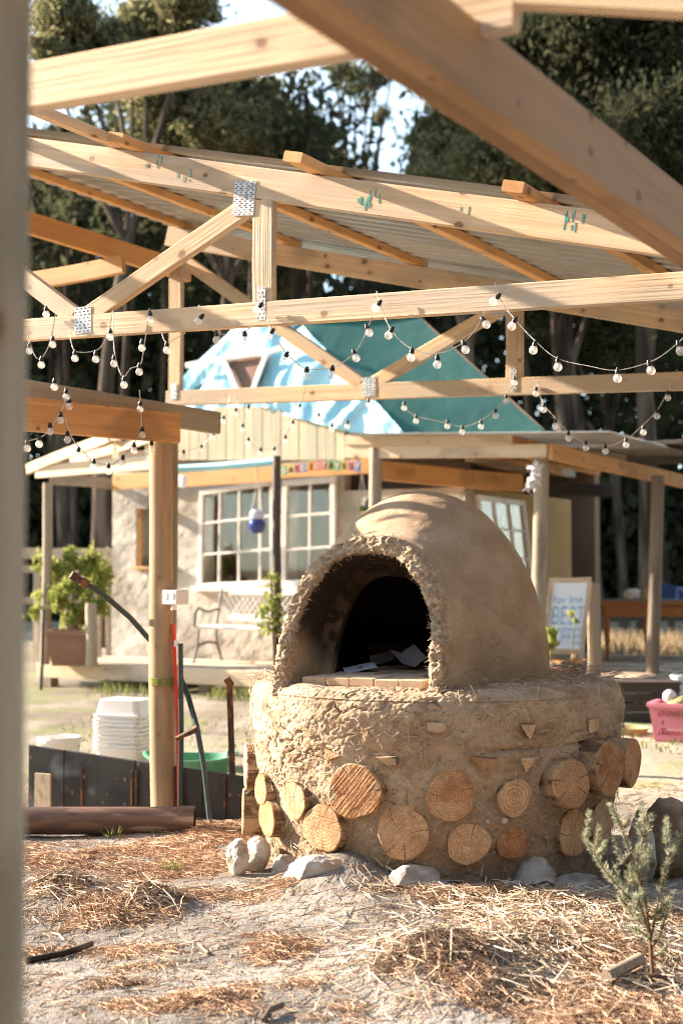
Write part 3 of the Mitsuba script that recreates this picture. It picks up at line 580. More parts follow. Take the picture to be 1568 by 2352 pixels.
# dome with its mouth: a signed distance field, meshed, then roughened at the mouth
RD, HD = 0.607, 0.895
def sdf(x, y, h, np_=math):
    sq, pw, ab, mn, mx = (np.sqrt, np.power, np.abs, np.minimum, np.maximum) if np_ is np else (math.sqrt, math.pow, abs, min, max)
    r = sq((x - DC[0]) ** 2 + (y - DC[1]) ** 2); hh = mx(h, 0.0)
    q = sq((r / RD) ** 2 + (hh / HD) ** 2); d1 = (q - 1) * 0.62
    dx, dy = x - MC[0], y - MC[1]; a = dx * AX[0] + dy * AX[1] + LEAN * h; w = dx * WX[0] + dy * WX[1]
    arch = lambda W, H: (pw(pw(ab(w) / W, 2.5) + pw(hh / H, 2.5), 0.4) - 1) * (W * 0.9)
    taper = mx(-a, 0.0) * 0.10
    d2 = mx(arch(0.400 + taper, 0.655 + taper), mx(a, -a - 0.75))
    k = 0.075; t = mx(k - ab(d1 - d2), 0.0) / k; d = mn(d1, d2) - t * t * k * 0.25
    # tunnel: wide porch, then the door, then the chamber
    g = mx(-a, 0.0); p_in = mx(arch(0.345 - 0.16 * g, 0.595 - 0.20 * g), -a - 0.27)
    door = mx(arch(0.25, 0.485), -a - 0.8)
    ch = (sq((r / 0.49) ** 2 + (hh / 0.72) ** 2) - 1) * 0.49
    return mx(mx(d, -mn(p_in, mn(door, ch))), -h - 0.05)
ms = m3.Manifold.level_set(lambda x, y, z: -sdf(x, y, z), [-0.5, 5.9, -0.08, 1.15, 7.65, 0.98], 0.028).refine_to_length(0.0085).to_mesh()
V = ms.vert_properties[:, :3].astype(float); Fd = ms.tri_verts
def grad(V, e=0.004):
    f0 = sdf(V[:, 0], V[:, 1], V[:, 2], np); g = np.stack([(sdf(*(V + np.eye(3)[i] * e).T, np) - sdf(*(V - np.eye(3)[i] * e).T, np)) / (2 * e) for i in range(3)], 1); return f0, g
for _ in range(3):
    f0, g = grad(V); V = V - np.clip(f0 / np.maximum((g * g).sum(1), 0.2), -0.02, 0.02)[:, None] * g
f0, g = grad(V); Nn = g / np.maximum(np.linalg.norm(g, axis=1, keepdims=True), 1e-6)
a_ = (V[:, :2] - MC) @ AX + LEAN * V[:, 2]; w_ = (V[:, :2] - MC) @ WX
lipm = np.clip((a_ + 0.10) / 0.07, 0, 1)
inn = np.clip(1 - (np.abs(w_) / 0.38) ** 2.5 - (np.maximum(V[:, 2], 0) / 0.63) ** 2.5, 0, 1) > 0
rough = np.maximum(lipm, np.where(inn & (a_ > -0.5), 0.35, 0.0))
seam = np.exp(-((a_ + 0.115 + 0.03 * (meshkit.noise(V * 8, 3) - 0.5)) / 0.012) ** 2) * (~inn)
dp = rough * (0.036 * (meshkit.fbm(V * 10, 2, 31) - 0.5) + 0.020 * (meshkit.fbm(V * 55, 3, 32) - 0.5) - 0.03 * np.clip(meshkit.noise(V * 48, 36) - 0.66, 0, 1) + 0.010 * (meshkit.noise(V * 110, 33) - 0.5)) + 0.012 * (meshkit.fbm(V * 6, 3, 34) - 0.5) + 0.007 * (meshkit.fbm(V * np.array([15, 15, 9]), 2, 37) - 0.5) + 0.0022 * (meshkit.fbm(V * 45, 2, 35) - 0.5) - 0.012 * seam
V = V + Nn * dp[:, None] + np.array([0, 0, ZT]); 
part(OV, 'dome', (V, Fd), 'dome_cob', smooth=True)
DV, DN, DA, DI = V, Nn, a_, inn
# hearth bricks
ax3 = [np.append(WX, 0), np.append(AX, 0), [0, 0, 1]]
for row in range(4):
    for k in range(5):
        w = (k - 2 + 0.02 * row) * 0.117 + 0.06 * (0.25); a = -0.16 - row * 0.235 
        if row and abs(w) > 0.24: continue
        part(OV, 'hearth_brick', rbox([*(MC + WX * w + AX * a), ZT + 0.020 + 0.002 * ((k * 7 + row) % 3 - 1)], (0.057, 0.112, 0.018), ax3, 0.004), 'fire_brick')
# log ends: photo position of the face, half height, stand-out, in photo pixels
LOGS = [(812, 1819, 65, .035), (738, 1903, 55, .04), (672, 1840, 42, .035), (924, 1912, 62, .02), (1034, 1828, 57, .02), (1183, 1834, 43, .022), (1077, 1939, 49, .02), (1179, 1938, 39, .02), (1314, 1800, 57, .07),
        (1402, 1766, 61, .10), (1320, 1915, 52, .03), (1385, 1893, 55, .03), (1455, 1752, 56, .11), (597, 1814, 38, .035), (611, 1881, 42, .05), (562, 1762, 50, .05), (556, 1866, 50, .05)]
def log_end(q, R, prot, deep, i):
    rad = nrm([q[0] - OC[0], q[1] - OC[1], 0]); rad = nrm(rad + np.array([0, 0, r_.uniform(-0.05, 0.05)])); t = nrm(np.cross([0, 0, 1], rad)); u = np.cross(rad, t)
    n = 40; a = np.arange(n) / n * 2 * np.pi; out = R * (1 + 0.05 * np.sin(a * 2 + i) + 0.035 * np.sin(a * 3 + i * 2) + 0.02 * np.sin(a * 7 + i))
    rings = [(0.0, 0.0), (0.3, 0.0), (0.6, 0.0), (0.85, -0.0005), (0.96, -0.001), (1.0, -0.006), (1.03, -0.03), (1.03, -deep)]
    V, UVs = [], []
    for k, (s, dz) in enumerate(rings):
        jj = 0.0015 * (meshkit.noise(np.stack([np.cos(a) * s * 6 + i, np.sin(a) * s * 6, a * 0], -1), i) - 0.5)
        V.append(q + np.outer(out * s * np.cos(a), t) + np.outer(out * s * np.sin(a), u) + np.outer(dz + jj, rad)); UVs.append(np.stack([i * LOGSTEP + 1.5 + out * s * np.cos(a), out * s * np.sin(a)], 1))
    V.append(V[5]); UVs.append(np.stack([i * LOGSTEP + 1.0 + 0 * a, 3 + a * R], 1)); V.append(V[7]); UVs.append(np.stack([i * LOGSTEP + 1.0 + deep + 0 * a, 3 + a * R], 1))
    F_ = []
    for k, l in ((0, 1), (1, 2), (2, 3), (3, 4), (4, 5), (8, 9)):
        for j in range(n): A, B, D, G = k * n + j, k * n + (j + 1) % n, l * n + j, l * n + (j + 1) % n; F_ += [[A, D, G], [A, G, B]]
    part(OV, 'log_end', (np.vstack(V), np.array(F_)), 'log_wood', smooth=False, uv=np.vstack(UVs))
for i, (x, y, hpx, prot) in enumerate(LOGS):
    q = base_hit(x, y, prot); Zq = q[1]; log_end(q, hpx * Zq / F, prot, prot + 0.12, i + 1)
# split wedges and a brick stub
WEDGES = [(762, 1733, [(-22, -14), (24, 2), (-14, 16)]), (887, 1747, [(-26, -6), (22, -10), (24, 10), (4, 12)]), (1112, 1754, [(-34, -16), (34, -8), (-4, 20)]), (1216, 1754, [(-24, -12), (26, -14), (-10, 20)]),
          (1212, 1680, [(-20, -16), (22, -14), (6, 22)]), (1362, 1668, [(-18, -16), (22, -14), (20, 12), (-16, 16)]), (1002, 1672, [(-22, -12), (20, -10), (24, 6), (2, 12), (-20, 8)])]
for i, (x, y, poly) in enumerate(WEDGES):
    c = base_hit(x, y, 0.012); rad = nrm([c[0] - OC[0], c[1] - OC[1], 0]); t = nrm(np.cross([0, 0, 1], rad)); s = c[1] / F; n = len(poly)
    pp = np.array(poly, float); inn_ = pp * 0.9
    V = np.vstack([c + np.outer(inn_[:, 0] * s, t) - np.outer(inn_[:, 1] * s, [0, 0, 1]) + rad * 0.004, c + np.outer(pp[:, 0] * s, t) - np.outer(pp[:, 1] * s, [0, 0, 1]) - rad * 0.002, c + np.outer(pp[:, 0] * s, t) - np.outer(pp[:, 1] * s, [0, 0, 1]) - rad * 0.09])
    F_ = [[0, j + 1, j] for j in range(1, n - 1)]
    for k in (0, 1):
        for j in range(n): A, B = k * n + j, k * n + (j + 1) % n; F_ += [[A, B, B + n], [A, B + n, A + n]]
    uvw = np.vstack([np.stack([(40 + i) * LOGSTEP + 1.5 + q_[:, 0] * s + 0.06, q_[:, 1] * s + 0.04], 1) for q_ in (inn_, pp, pp)])
    part(OV, 'wood_wedge', (V, np.array(F_)), 'log_wood' if i < 6 else 'fire_brick', uv=uvw)
# foundation stones round the foot
for i, (x, y, hx, hz, off) in enumerate([(725, 2010, 0.17, 0.10, 0.16), (938, 2012, 0.145, 0.062, 0.06), (1226, 2002, 0.088, 0.078, 0.05), (1320, 2036, 0.15, 0.075, 0.06), (652, 1982, 0.07, 0.09, 0.05), (845, 2030, 0.055, 0.035, 0.06), (1150, 2042, 0.10, 0.030, 0.05), (1415, 1990, 0.09, 0.08, 0.02), (882, 2048, 0.05, 0.03, 0.10), (818, 2018, 0.035, 0.03, 0.05), (1010, 2030, 0.09, 0.045, 0.04), (1085, 2036, 0.08, 0.04, 0.05), (600, 2005, 0.08, 0.06, 0.06), (1180, 2040, 0.05, 0.03, 0.06)]):
    q = base_hit(x, y, off); part(OV, 'foundation_stone', rock(q - [0, 0, 0.022], (hx * 1.08, 0.12, hz * 1.05), 20 + i, 0.8, 4, 0.25 * math.sin(i * 3)), 'stone', smooth=35)
for i, (x, y, r__) in enumerate([(1157, 1885, 0.018), (938, 1900, 0.012), (1012, 1822, 0.01), (1120, 1888, 0.011), (1255, 1925, 0.008)]):
    part(OV, 'pebble', rock(base_hit(x, y, 0.008), (r__, r__, r__ * 0.8), 60 + i, 0.4, 3), 'white_stone', smooth=True)
# straw sticking out of the cob
r2 = np.random.default_rng(11); n = 1700
phs = r2.uniform(-np.pi / 2 - 1.7, -np.pi / 2 + 1.7, n); zs = r2.uniform(0.02, 0.85, n); R0 = rprof(zs)
p0 = np.stack([OC[0] + R0 * np.cos(phs), OC[1] + R0 * np.sin(phs), zs], 1); radv = np.stack([np.cos(phs), np.sin(phs), 0 * phs], 1); tang = np.stack([-np.sin(phs), np.cos(phs), 0 * phs], 1)
ang = r2.uniform(0, 2 * np.pi, n); L = r2.uniform(0.015, 0.07, n); out = r2.uniform(0.0, 0.45, n) ** 2
dirv = tang * np.cos(ang)[:, None] + np.array([0, 0, 1.0]) * np.sin(ang)[:, None] + radv * out[:, None]
b1, c1 = strands(p0 + radv * 0.006, p0 + dirv * L[:, None] + radv * 0.008, r2.uniform(0.0014, 0.0032, n), straw_cols(n, r2), r2)
k = np.nonzero((DA > -0.07) & (np.abs(DV[:, 2] - ZT) < 0.8))[0]; k = r2.choice(k, 900); L = r2.uniform(0.006, 0.026, 900)[:, None]
b2, c2 = strands(DV[k] - 0.004 * DN[k], DV[k] + (DN[k] * 0.5 + rand_dirs(900, r2)) * L * 0.8, r2.uniform(0.0014, 0.003, 900), straw_cols(900, r2), r2)
n = 1300; an = r2.uniform(0, 2 * np.pi, n); rr_ = np.sqrt(r2.uniform(0.62 ** 2, 0.88 ** 2, n)); x = OC[0] + rr_ * np.cos(an); y = OC[1] + rr_ * np.sin(an); keep = (np.hypot(x - DC[0], y - DC[1]) > 0.6) & ~(((y < 6.45) & (x < 0.42)))
x, y = x[keep], y[keep]; n = len(x); a = r2.uniform(0, 6.28, n); L = r2.uniform(0.02, 0.08, n); zz_ = 0.848 + r2.random(n) * 0.035 * (x > 0.6)
b3, c3 = strands(np.stack([x, y, zz_], 1), np.stack([x + np.cos(a) * L, y + np.sin(a) * L, zz_ + r2.normal(0, 0.2, n) * L], 1), r2.uniform(0.0016, 0.0036, n), straw_cols(n, r2, 0.25), r2)
part(OV, 'straw', join([b1, b2, b3]), 'vcol', color=np.vstack([c1, c2, c3]), stuff=True)
# cardboard scraps on the hearth
def scrap(px, py, w, d, ang, tilt, m, label, fold=0.0):
    c = at_z(px, py, ZT + 0.048) - np.array([0.0, 0.10, 0.0]); n = 9; X, Y = np.meshgrid(np.linspace(-w / 2, w / 2, n), np.linspace(-d / 2, d / 2, n), indexing='ij')
    Zl = 0.012 * np.sin(X / w * 3 + ang) + fold * np.abs(X) + tilt * Y; ca, sa = math.cos(ang), math.sin(ang)
    top_ = np.stack([c[0] + X * ca - Y * sa, c[1] + X * sa + Y * ca, c[2] + Zl + max(0, abs(tilt) * d / 2)], -1).reshape(-1, 3); bot = top_ - [0, 0, 0.003]; f = grid_faces(n, n)
    k = thing('cardboard_scrap', label, 'cardboard'); part(k, 'printed_face', (top_, f[:, ::-1]), m); part(k, 'brown_back', (bot, f), 'card_brown'); return k, c, ca, sa
k_, c_, ca, sa = scrap(826, 1535, 0.15, 0.14, 0.1, 0.12, 'card_white', 'white cardboard flap with green print lying at the front of the oven hearth')
part(k_, 'green_print', obox(c_ + [0.0, 0.0, 0.016], (0.012, 0.03, 0.0006), rot=0.1), 'print_green')
scrap(875, 1520, 0.12, 0.10, 0.0, 0.45, 'card_white', 'folded white cardboard piece in the middle of the oven hearth', 0.1)
scrap(935, 1530, 0.14, 0.12, 0.5, 0.5, 'card_white', 'creased white paper scrap leaning near the right side of the oven mouth', 0.5)
scrap(958, 1500, 0.14, 0.22, -0.5, 0.9, 'card_white', 'tall white cardboard sheet standing far back right inside the oven', 0.1)
scrap(905, 1515, 0.22, 0.24, 0.7, 0.35, 'card_brown', 'brown cardboard flap propped behind the white scraps in the oven')

# ---------------------------------------------------------------- festoon light strings
def festoon(label, paths, bulbs, v=None, cr=0.0032, R=0.0185, plane=None):
    k = thing('festoon_light_string', label, 'string lights'); cab = []
    at = plane or (lambda x, y: at_v(x, y, v))
    for pa in paths:
        P_ = np.array([at(x, y) for x, y in pa]); t = np.arange(len(P_)); tt = np.linspace(0, len(P_) - 1, (len(P_) - 1) * 5 + 1)
        from scipy.interpolate import PchipInterpolator
        Q = np.stack([PchipInterpolator(t, P_[:, i])(tt) for i in range(3)], 1)
        for ph_ in (0, math.pi):
            s_ = np.arange(len(tt)); tw = np.stack([np.cos(s_ * 1.9 + ph_) * cr * 0.55, np.sin(s_ * 1.9 + ph_) * cr * 0.55, 0 * s_], 1); cab.append(tube(Q + tw, cr * 0.62, 5, caps=False)[0])
    part(k, 'cable', join(cab), 'cable', smooth=True)
    prof = [(0.0001, -1.0), (0.45, -0.90), (0.8, -0.62), (0.98, -0.2), (1.0, 0.08), (0.90, 0.45), (0.68, 0.80), (0.52, 1.02), (0.48, 1.15)]
    for (x, y, dx, dy) in bulbs:
        c = at(x, y); ax = nrm(at(x + dx, y + dy) - c); s = nrm(np.cross(ax, [0.1, 1, 0.05])); A = np.array([s, np.cross(ax, s), ax])
        b = lathe(np.array(prof) * R, 16); bk = part(k, 'bulb', (b[0] @ A + c, b[1]), 'bulb_glass', smooth=True)
        so = lathe(np.array([(0.0001, 0.95), (0.60, 0.95), (0.62, 1.1), (0.62, 1.75), (0.45, 1.95), (0.30, 2.45), (0.0001, 2.45)]) * R, 12); part(bk, 'socket', (so[0] @ A + c, so[1]), 'black_plastic', smooth=40)
        fi = lathe(np.array([(0.0001, -0.05), (0.16, 0.0), (0.2, 0.45), (0.10, 0.9), (0.0001, 1.0)]) * R, 8); part(bk, 'filament', (fi[0] @ A + c, fi[1]), 'filament', smooth=True)
U_ = lambda L: [(x, y, 0, -10) for x, y in L]
festoon('festoon lights looped over the nearest lower truss chord across the picture',
        [[(62, 765), (90, 825), (115, 785), (125, 735), (127, 722)], [(160, 760), (172, 806), (197, 809), (222, 804), (246, 770), (259, 712)], [(259, 712), (262, 800), (283, 866), (300, 846), (322, 838), (333, 780), (343, 708)], [(372, 765), (384, 786), (405, 776), (426, 764)],
         [(457, 700), (462, 730), (480, 752), (497, 763), (530, 769), (560, 762), (576, 748)], [(603, 690), (608, 712), (622, 755), (657, 810), (703, 846), (735, 848), (764, 844), (818, 805), (846, 748), (854, 728)],
         [(865, 668), (875, 705), (897, 755), (945, 800), (1004, 812), (1066, 784), (1104, 735), (1112, 715)], [(1137, 648), (1150, 690), (1180, 730), (1229, 783), (1282, 824), (1350, 840), (1416, 850), (1490, 832), (1553, 790), (1600, 740)]],
        U_([(67, 806), (95, 838), (121, 791), (106, 722), (172, 823), (220, 825), (253, 774), (262, 835), (285, 884), (320, 854), (326, 799), (383, 804), (497, 781), (562, 781)]) +
        [(455, 737, 8, -10), (346, 734, -1, -10), (590, 711, 8, -10), (617, 772, 6, -9), (652, 827, 5, -10), (703, 864, 1, -10), (763, 861, 0, -10), (818, 822, -4, -9), (848, 764, -4, -9), (862, 707, 7, -9), (892, 770, 5, -9), (944, 821, 1, -10), (1004, 837, 0, -10), (1069, 803, -3, -9), (1117, 745, -6, -8), (1133, 692, 8, -9), (1175, 749, 5, -10), (1224, 804, 3, -10), (1281, 843, 0, -10), (1418, 869, 0, -10), (1495, 851, -3, -10), (1562, 806, -3, -10)], v=5.62 - 0.058)
festoon('festoon lights hanging from the second truss chord in front of the green roof',
        [[(528, 905), (515, 955), (490, 998), (462, 1022), (424, 1036), (385, 1024)], [(540, 905), (556, 975), (572, 1013), (598, 1032), (629, 1032), (655, 1000), (688, 935), (701, 893)], [(730, 955), (762, 978), (797, 972), (822, 950), (866, 888)], [(925, 932), (955, 955), (995, 965), (1027, 972), (1062, 980), (1104, 966), (1137, 940), (1163, 908), (1182, 878)],
         [(1232, 876), (1245, 922), (1275, 960), (1308, 995), (1345, 1018), (1390, 1025), (1437, 1008), (1477, 975), (1510, 940), (1545, 868)]],
        U_([(513, 968), (490, 1005), (462, 1034), (422, 1047), (541, 950), (570, 944), (557, 987), (570, 1018), (598, 1042), (629, 1040), (688, 941), (672, 979), (655, 1013), (732, 962), (762, 986), (797, 979), (846, 930), (928, 937), (955, 967), (1027, 979), (1061, 992), (1104, 980), (1138, 955), (1162, 921), (1181, 879), (1230, 904), (1248, 941), (1275, 978), (1305, 1007), (1345, 1029), (1390, 1037), (1437, 1022), (1477, 993), (1508, 956), (1533, 914)]), v=8.66 - 0.06, R=0.0195)
festoon('festoon lights draped over the doubled beam at the left edge',
        [[(60, 1012), (88, 1006), (112, 990), (130, 960), (148, 925), (150, 890)], [(150, 960), (168, 1010), (195, 1040), (214, 1060), (249, 1068), (282, 1050), (305, 1020), (325, 985), (322, 925), (320, 895)]],
        U_([(62, 1030), (90, 1020), (115, 991), (139, 966), (155, 1010), (159, 934), (152, 912), (125, 889), (180, 1046), (215, 1073), (249, 1083), (282, 1064), (308, 1035), (327, 999), (322, 940), (348, 1031)]), plane=lambda x, y: at_Z(x, y, 7.0 + (x - 66) / 340 * 0.85 - 0.1), R=0.0185)

# ---------------------------------------------------------------- cabin
CB = thing('cabin', 'mud plastered cabin with blue tarp gable, green roof and wooden veranda', 'cabin')
ZD = 0.27
VW, VF = 14.3, 12.8
def u_at(x, v, z=1.3): return at_v(x, 1310 - (z - HC) * 200, v) @ E
# front wall with openings
def wall_uz(poly_pts): return [(q @ E, q[2]) for q in poly_pts]
uL, uR = u_at(257, VW), u_at(1068, VW)
W1 = [at_v(x, y, VW) for x, y in ((466, 1132), (628, 1108), (628, 1338), (462, 1346))]
W2 = [at_v(x, y, VW) for x, y in ((658, 1110), (768, 1101), (768, 1333), (654, 1341))]
OP = [at_v(x, y, VW) for x, y in ((312, 1168), (406, 1165), (406, 1304), (312, 1304))]
wp = sg.box(uL, ZD - 0.2, uR, 2.75)
wp = wp.difference(sg.box(u_at(790, VW), 2.27, uR + 1, 3))
for W in (W1, W2, OP): wp = wp.difference(sg.Polygon(wall_uz(W)))
m = trimesh.creation.extrude_polygon(wp, 0.28, engine='earcut'); V = np.outer(m.vertices[:, 0], E) + np.outer(m.vertices[:, 1], [0, 0, 1]) + np.outer(VW + m.vertices[:, 2], P)
part(CB, 'wall', (V, m.faces[:, ::-1]), 'plaster')
def side_wall(u0, v0, v1, mname, z1=2.75): return part(CB, 'wall', obox(UV(u0, (v0 + v1) / 2, (z1 + ZD - 0.2) / 2), (0.13, (v1 - v0) / 2, (z1 - ZD + 0.2) / 2), ax=[E, P, [0, 0, 1]]), mname)
side_wall(uL + 0.13, VW + 0.285, VW + 4.2, 'plaster')
part(CB, 'back_wall', obox(UV((uL + uR) / 2, VW + 4.3, 1.4), ((uR - uL) / 2, 0.1, 1.4), ax=[E, P, [0, 0, 1]]), 'room_wall')
part(CB, 'partition', obox(UV((uL + uR) / 2, VW + 1.7, 1.4), ((uR - uL) / 2 - 0.3, 0.03, 1.2), ax=[E, P, [0, 0, 1]]), 'room_wall')
part(CB, 'floor', obox(UV((uL + uR) / 2, VW + 2.25, ZD - 0.06), ((uR - uL) / 2, 1.95, 0.05), ax=[E, P, [0, 0, 1]]), 'room_wall')
part(CB, 'ceiling', obox(UV((uL + uR) / 2, VW + 2.1, 2.80), ((uR - uL) / 2 + 0.1, 2.3, 0.04), ax=[E, P, [0, 0, 1]]), 'room_wall')
# right wall (in shade) with the crooked window
vB0, vB1 = VW + 0.285, VW + 2.1
B4 = [at_u(x, y, uR) for x, y in ((1092, 1142), (1196, 1156), (1216, 1348), (1120, 1345))]
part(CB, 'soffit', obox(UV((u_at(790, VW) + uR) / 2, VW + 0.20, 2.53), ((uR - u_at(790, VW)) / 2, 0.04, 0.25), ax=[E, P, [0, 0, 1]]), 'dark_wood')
poly = sg.box(vB0, ZD - 0.2, vB1 + 1.2, 2.27).difference(sg.Polygon([(q @ P, q[2]) for q in B4]))
m = trimesh.creation.extrude_polygon(poly, 0.26, engine='earcut'); V = np.outer(m.vertices[:, 0], P) + np.outer(m.vertices[:, 1], [0, 0, 1]) + np.outer(uR - 0.001 - m.vertices[:, 2], E)
part(CB, 'wall', (V, m.faces), 'clay_wall')
def window(corners, nc, nr, nrmv, proud=0.02, fw=0.05, mw=0.018, splits=None):
    """Sash built between four corners (top left, top right, bottom right, bottom left)."""
    k = sub(CB, 'window'); c = [np.asarray(q) + nrmv * proud for q in corners]
    bil = lambda s, t: (c[0] * (1 - s) + c[1] * s) * (1 - t) + (c[3] * (1 - s) + c[2] * s) * t
    for a, b in ((0, 1), (3, 2)):
        dd = nrm(c[b] - c[a]); beam_part(k, 'frame', c[a] - dd * fw * 0.6, c[b] + dd * fw * 0.6, fw, fw * 1.2, 'white_paint', warp=0.001, seg=2)
    for a, b in ((0, 3), (1, 2)):
        dd = nrm(c[b] - c[a]); beam_part(k, 'frame', c[a] + dd * fw * 0.65, c[b] - dd * fw * 0.65, fw * 1.1, fw * 1.1, 'white_paint', up=nrmv, warp=0.001, seg=2)
    S = splits or [i / nc for i in range(1, nc)]
    for s in S: beam_part(k, 'glazing_bar', bil(s, 0.02), bil(s, 0.98), mw * 1.4, mw * 2, 'white_paint', up=nrmv, warp=0, seg=1)
    for j in range(1, nr): beam_part(k, 'glazing_bar', bil(0.02, j / nr) + nrmv * 0.002, bil(0.98, j / nr) + nrmv * 0.002, mw * 2, mw * 1.5, 'white_paint', warp=0, seg=1)
    S = [0] + list(S) + [1]
    for i in range(len(S) - 1):
        for j in range(nr):
            q = [bil(S[i], j / nr), bil(S[i + 1], j / nr), bil(S[i + 1], (j + 1) / nr), bil(S[i], (j + 1) / nr)]; part(k, 'pane', (np.array(q) - nrmv * (0.004 + 0.0012 * ((i * 3 + j * 5) % 4)), np.array([[0, 2, 1], [0, 3, 2]])), 'pane_glass')
    return k
w1 = window(W1, 4, 3, -P, splits=[0.265, 0.54, 0.83]); window(W2, 2, 3, -P, fw=0.06, splits=[0.52])
window(B4, 3, 3, E, fw=0.05)
for W in (W1, W2):
    q0, q1 = W[3] - P * 0.05, W[2] - P * 0.05; part(w1, 'sill', rbox((q0 + q1) / 2 - [0, 0, 0.06], (np.linalg.norm(q1 - q0) / 2 + 0.08, 0.07, 0.028), [E, P, [0, 0, 1]], 0.006), 'white_paint')
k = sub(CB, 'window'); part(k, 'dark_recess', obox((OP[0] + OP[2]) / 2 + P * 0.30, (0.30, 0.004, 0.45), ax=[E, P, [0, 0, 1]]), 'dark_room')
beam_part(k, 'frame', OP[0] + E * 0.02 + P * 0.05, OP[3] + E * 0.02 + P * 0.05, 0.06, 0.05, 'pine_orange', up=P); beam_part(k, 'sill', OP[3] - P * 0.03, OP[2] - P * 0.03, 0.10, 0.035, 'pine_orange')
# wall plates and the orange beam
beam_part(CB, 'beam', at_v(262, 1108, 13.9), at_v(632, 1088, 13.9), 0.07, 0.19, 'pine_orange')
beam_part(CB, 'beam', at_v(640, 1083, 13.7), at_v(870, 1070, 13.7), 0.07, 0.16, 'pine_orange')
beam_part(CB, 'beam', at_Z(868, 1080, 14.8), at_Z(1195, 1110, 16.2), 0.08, 0.20, 'pine_orange')
beam_part(CB, 'beam', UV(uR + 0.05, VW, 2.62), UV(uR + 0.05, VW + 3.2, 2.62), 0.1, 0.14, 'old_wood')
# gable boards
BRD = 19
for i in range(BRD):
    x0 = 395 + i * (792 - 395) / BRD; x1 = x0 + (792 - 395) / BRD
    top_y = np.interp(x0, [395, 490, 600, 792], [962, 944, 944, 992]); a, b = at_v(x0, 1056, VF), at_v(x1, 1056, VF); zt = at_v(x0, top_y - 8, VF)[2]
    c = (a + b) / 2; w = np.linalg.norm(b - a); beam_part(CB, 'gable_board', c, [c[0], c[1], zt], w - 0.004, 0.022 + 0.004 * (i % 2), 'gable_wood', up=P, warp=0.001, seg=2)
# veranda fascia
beam_part(CB, 'fascia', at_v(795, 1038, VF - 0.03), at_v(1256, 1036, VF - 0.03), 0.045, 0.13, 'pine_pale'); beam_part(CB, 'fascia', at_v(795, 1011, VF - 0.05), at_v(1176, 1010, VF - 0.05), 0.045, 0.10, 'pine_pale')
cz = at_v(1262, 1037, VF)[2]; C0 = at_v(1256, 1037, VF - 0.03); uC = C0 @ E
C1 = at_u(1575, 1108, uC + 0.45); beam_part(CB, 'fascia', C0 + E * 0.03, C1 + (C1 - C0) * 0.3, 0.05, 0.15, 'pine_orange')
# veranda roof sheet
A0, A1 = at_v(795, 997, VF - 0.25), at_v(1402, 992, VF - 0.25); A2 = at_z(1575, 1037, A1[2] - 0.02); bk = (A2 - A1); nU = 2; nV = 160
tt = np.linspace(0, 1.2, nV); S_ = np.linspace(0, 1, 6)
V = A0 + (A1 - A0) * S_[:, None, None] + bk * tt[None, :, None] + np.array([0, 0, 1.0]) * (0.012 * np.sin(tt * np.linalg.norm(bk) / 0.076 * 6.283))[None, :, None]
part(CB, 'veranda_roof_sheet', (V.reshape(-1, 3), grid_faces(6, nV)), 'roof_sheet', smooth=True)
for i, x in enumerate((860, 960, 1060, 1170)):
    q = at_v(x, 1000, VF); beam_part(CB, 'rafter', UV(q @ E, VF - 0.05, q[2] - 0.02), UV(q @ E, VF + 4.0, q[2] - 0.12), 0.05, 0.10, 'pine_orange')
beam_part(CB, 'rafter', at_Z(1240, 1030, 14.6), at_Z(1432, 1052, 15.6), 0.06, 0.10, 'old_wood')
beam_part(CB, 'rafter', at_Z(1000, 1105, 17.2), at_Z(1400, 1128, 18.0), 0.10, 0.16, 'dark_wood')
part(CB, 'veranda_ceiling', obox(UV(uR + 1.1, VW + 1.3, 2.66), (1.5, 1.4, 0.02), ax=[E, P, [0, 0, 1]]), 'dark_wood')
# posts
def cpost(x, Z, z1, r, m, x2=None, seed=0, z0=None, label=None): pole(CB, col(x, Z, ZD if z0 is None else z0), col(x2 or x, Z, z1), r, r * 0.92, m, n=12, seed=seed, label=label)
cpost(636, 14.9, 2.55, 0.047, 'dark_wood', seed=1, label='dark stained veranda post between the two white windows'); cpost(862, 14.5, 2.6, 0.07, 'old_wood', seed=2); cpost(1236, 13.75, 2.45, 0.078, 'old_wood', seed=3, x2=1243)
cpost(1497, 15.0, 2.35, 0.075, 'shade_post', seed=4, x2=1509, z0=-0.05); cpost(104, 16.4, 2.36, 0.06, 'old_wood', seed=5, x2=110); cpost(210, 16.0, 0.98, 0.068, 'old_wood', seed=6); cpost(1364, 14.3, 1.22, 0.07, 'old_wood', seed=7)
# left veranda frame
for a, b, h, m in (((60, 1078, 16.3), (250, 1004, 15.4), 0.12, 'pine_pale'), ((84, 1083, 16.2), (350, 1062, 15.2), 0.15, 'pine_pale'), ((165, 1062, 16.2), (345, 1006, 15.2), 0.10, 'pine_pale'), ((250, 1004, 15.6), (350, 985, 15.2), 0.10, 'pine_pale'), ((118, 1100, 16.5), (262, 1112, 18.2), 0.13, 'old_wood')):
    beam_part(CB, 'veranda_frame', at_Z(*a), at_Z(*b), 0.05, h, m)
beam_part(CB, 'veranda_frame', at_Z(268, 1064, 15.6), at_Z(268, 1000, 15.6), 0.09, 0.045, 'pine_pale', up=P); beam_part(CB, 'veranda_frame', at_Z(341, 1050, 15.3), at_Z(341, 1012, 15.3), 0.07, 0.045, 'pine_pale', up=P)
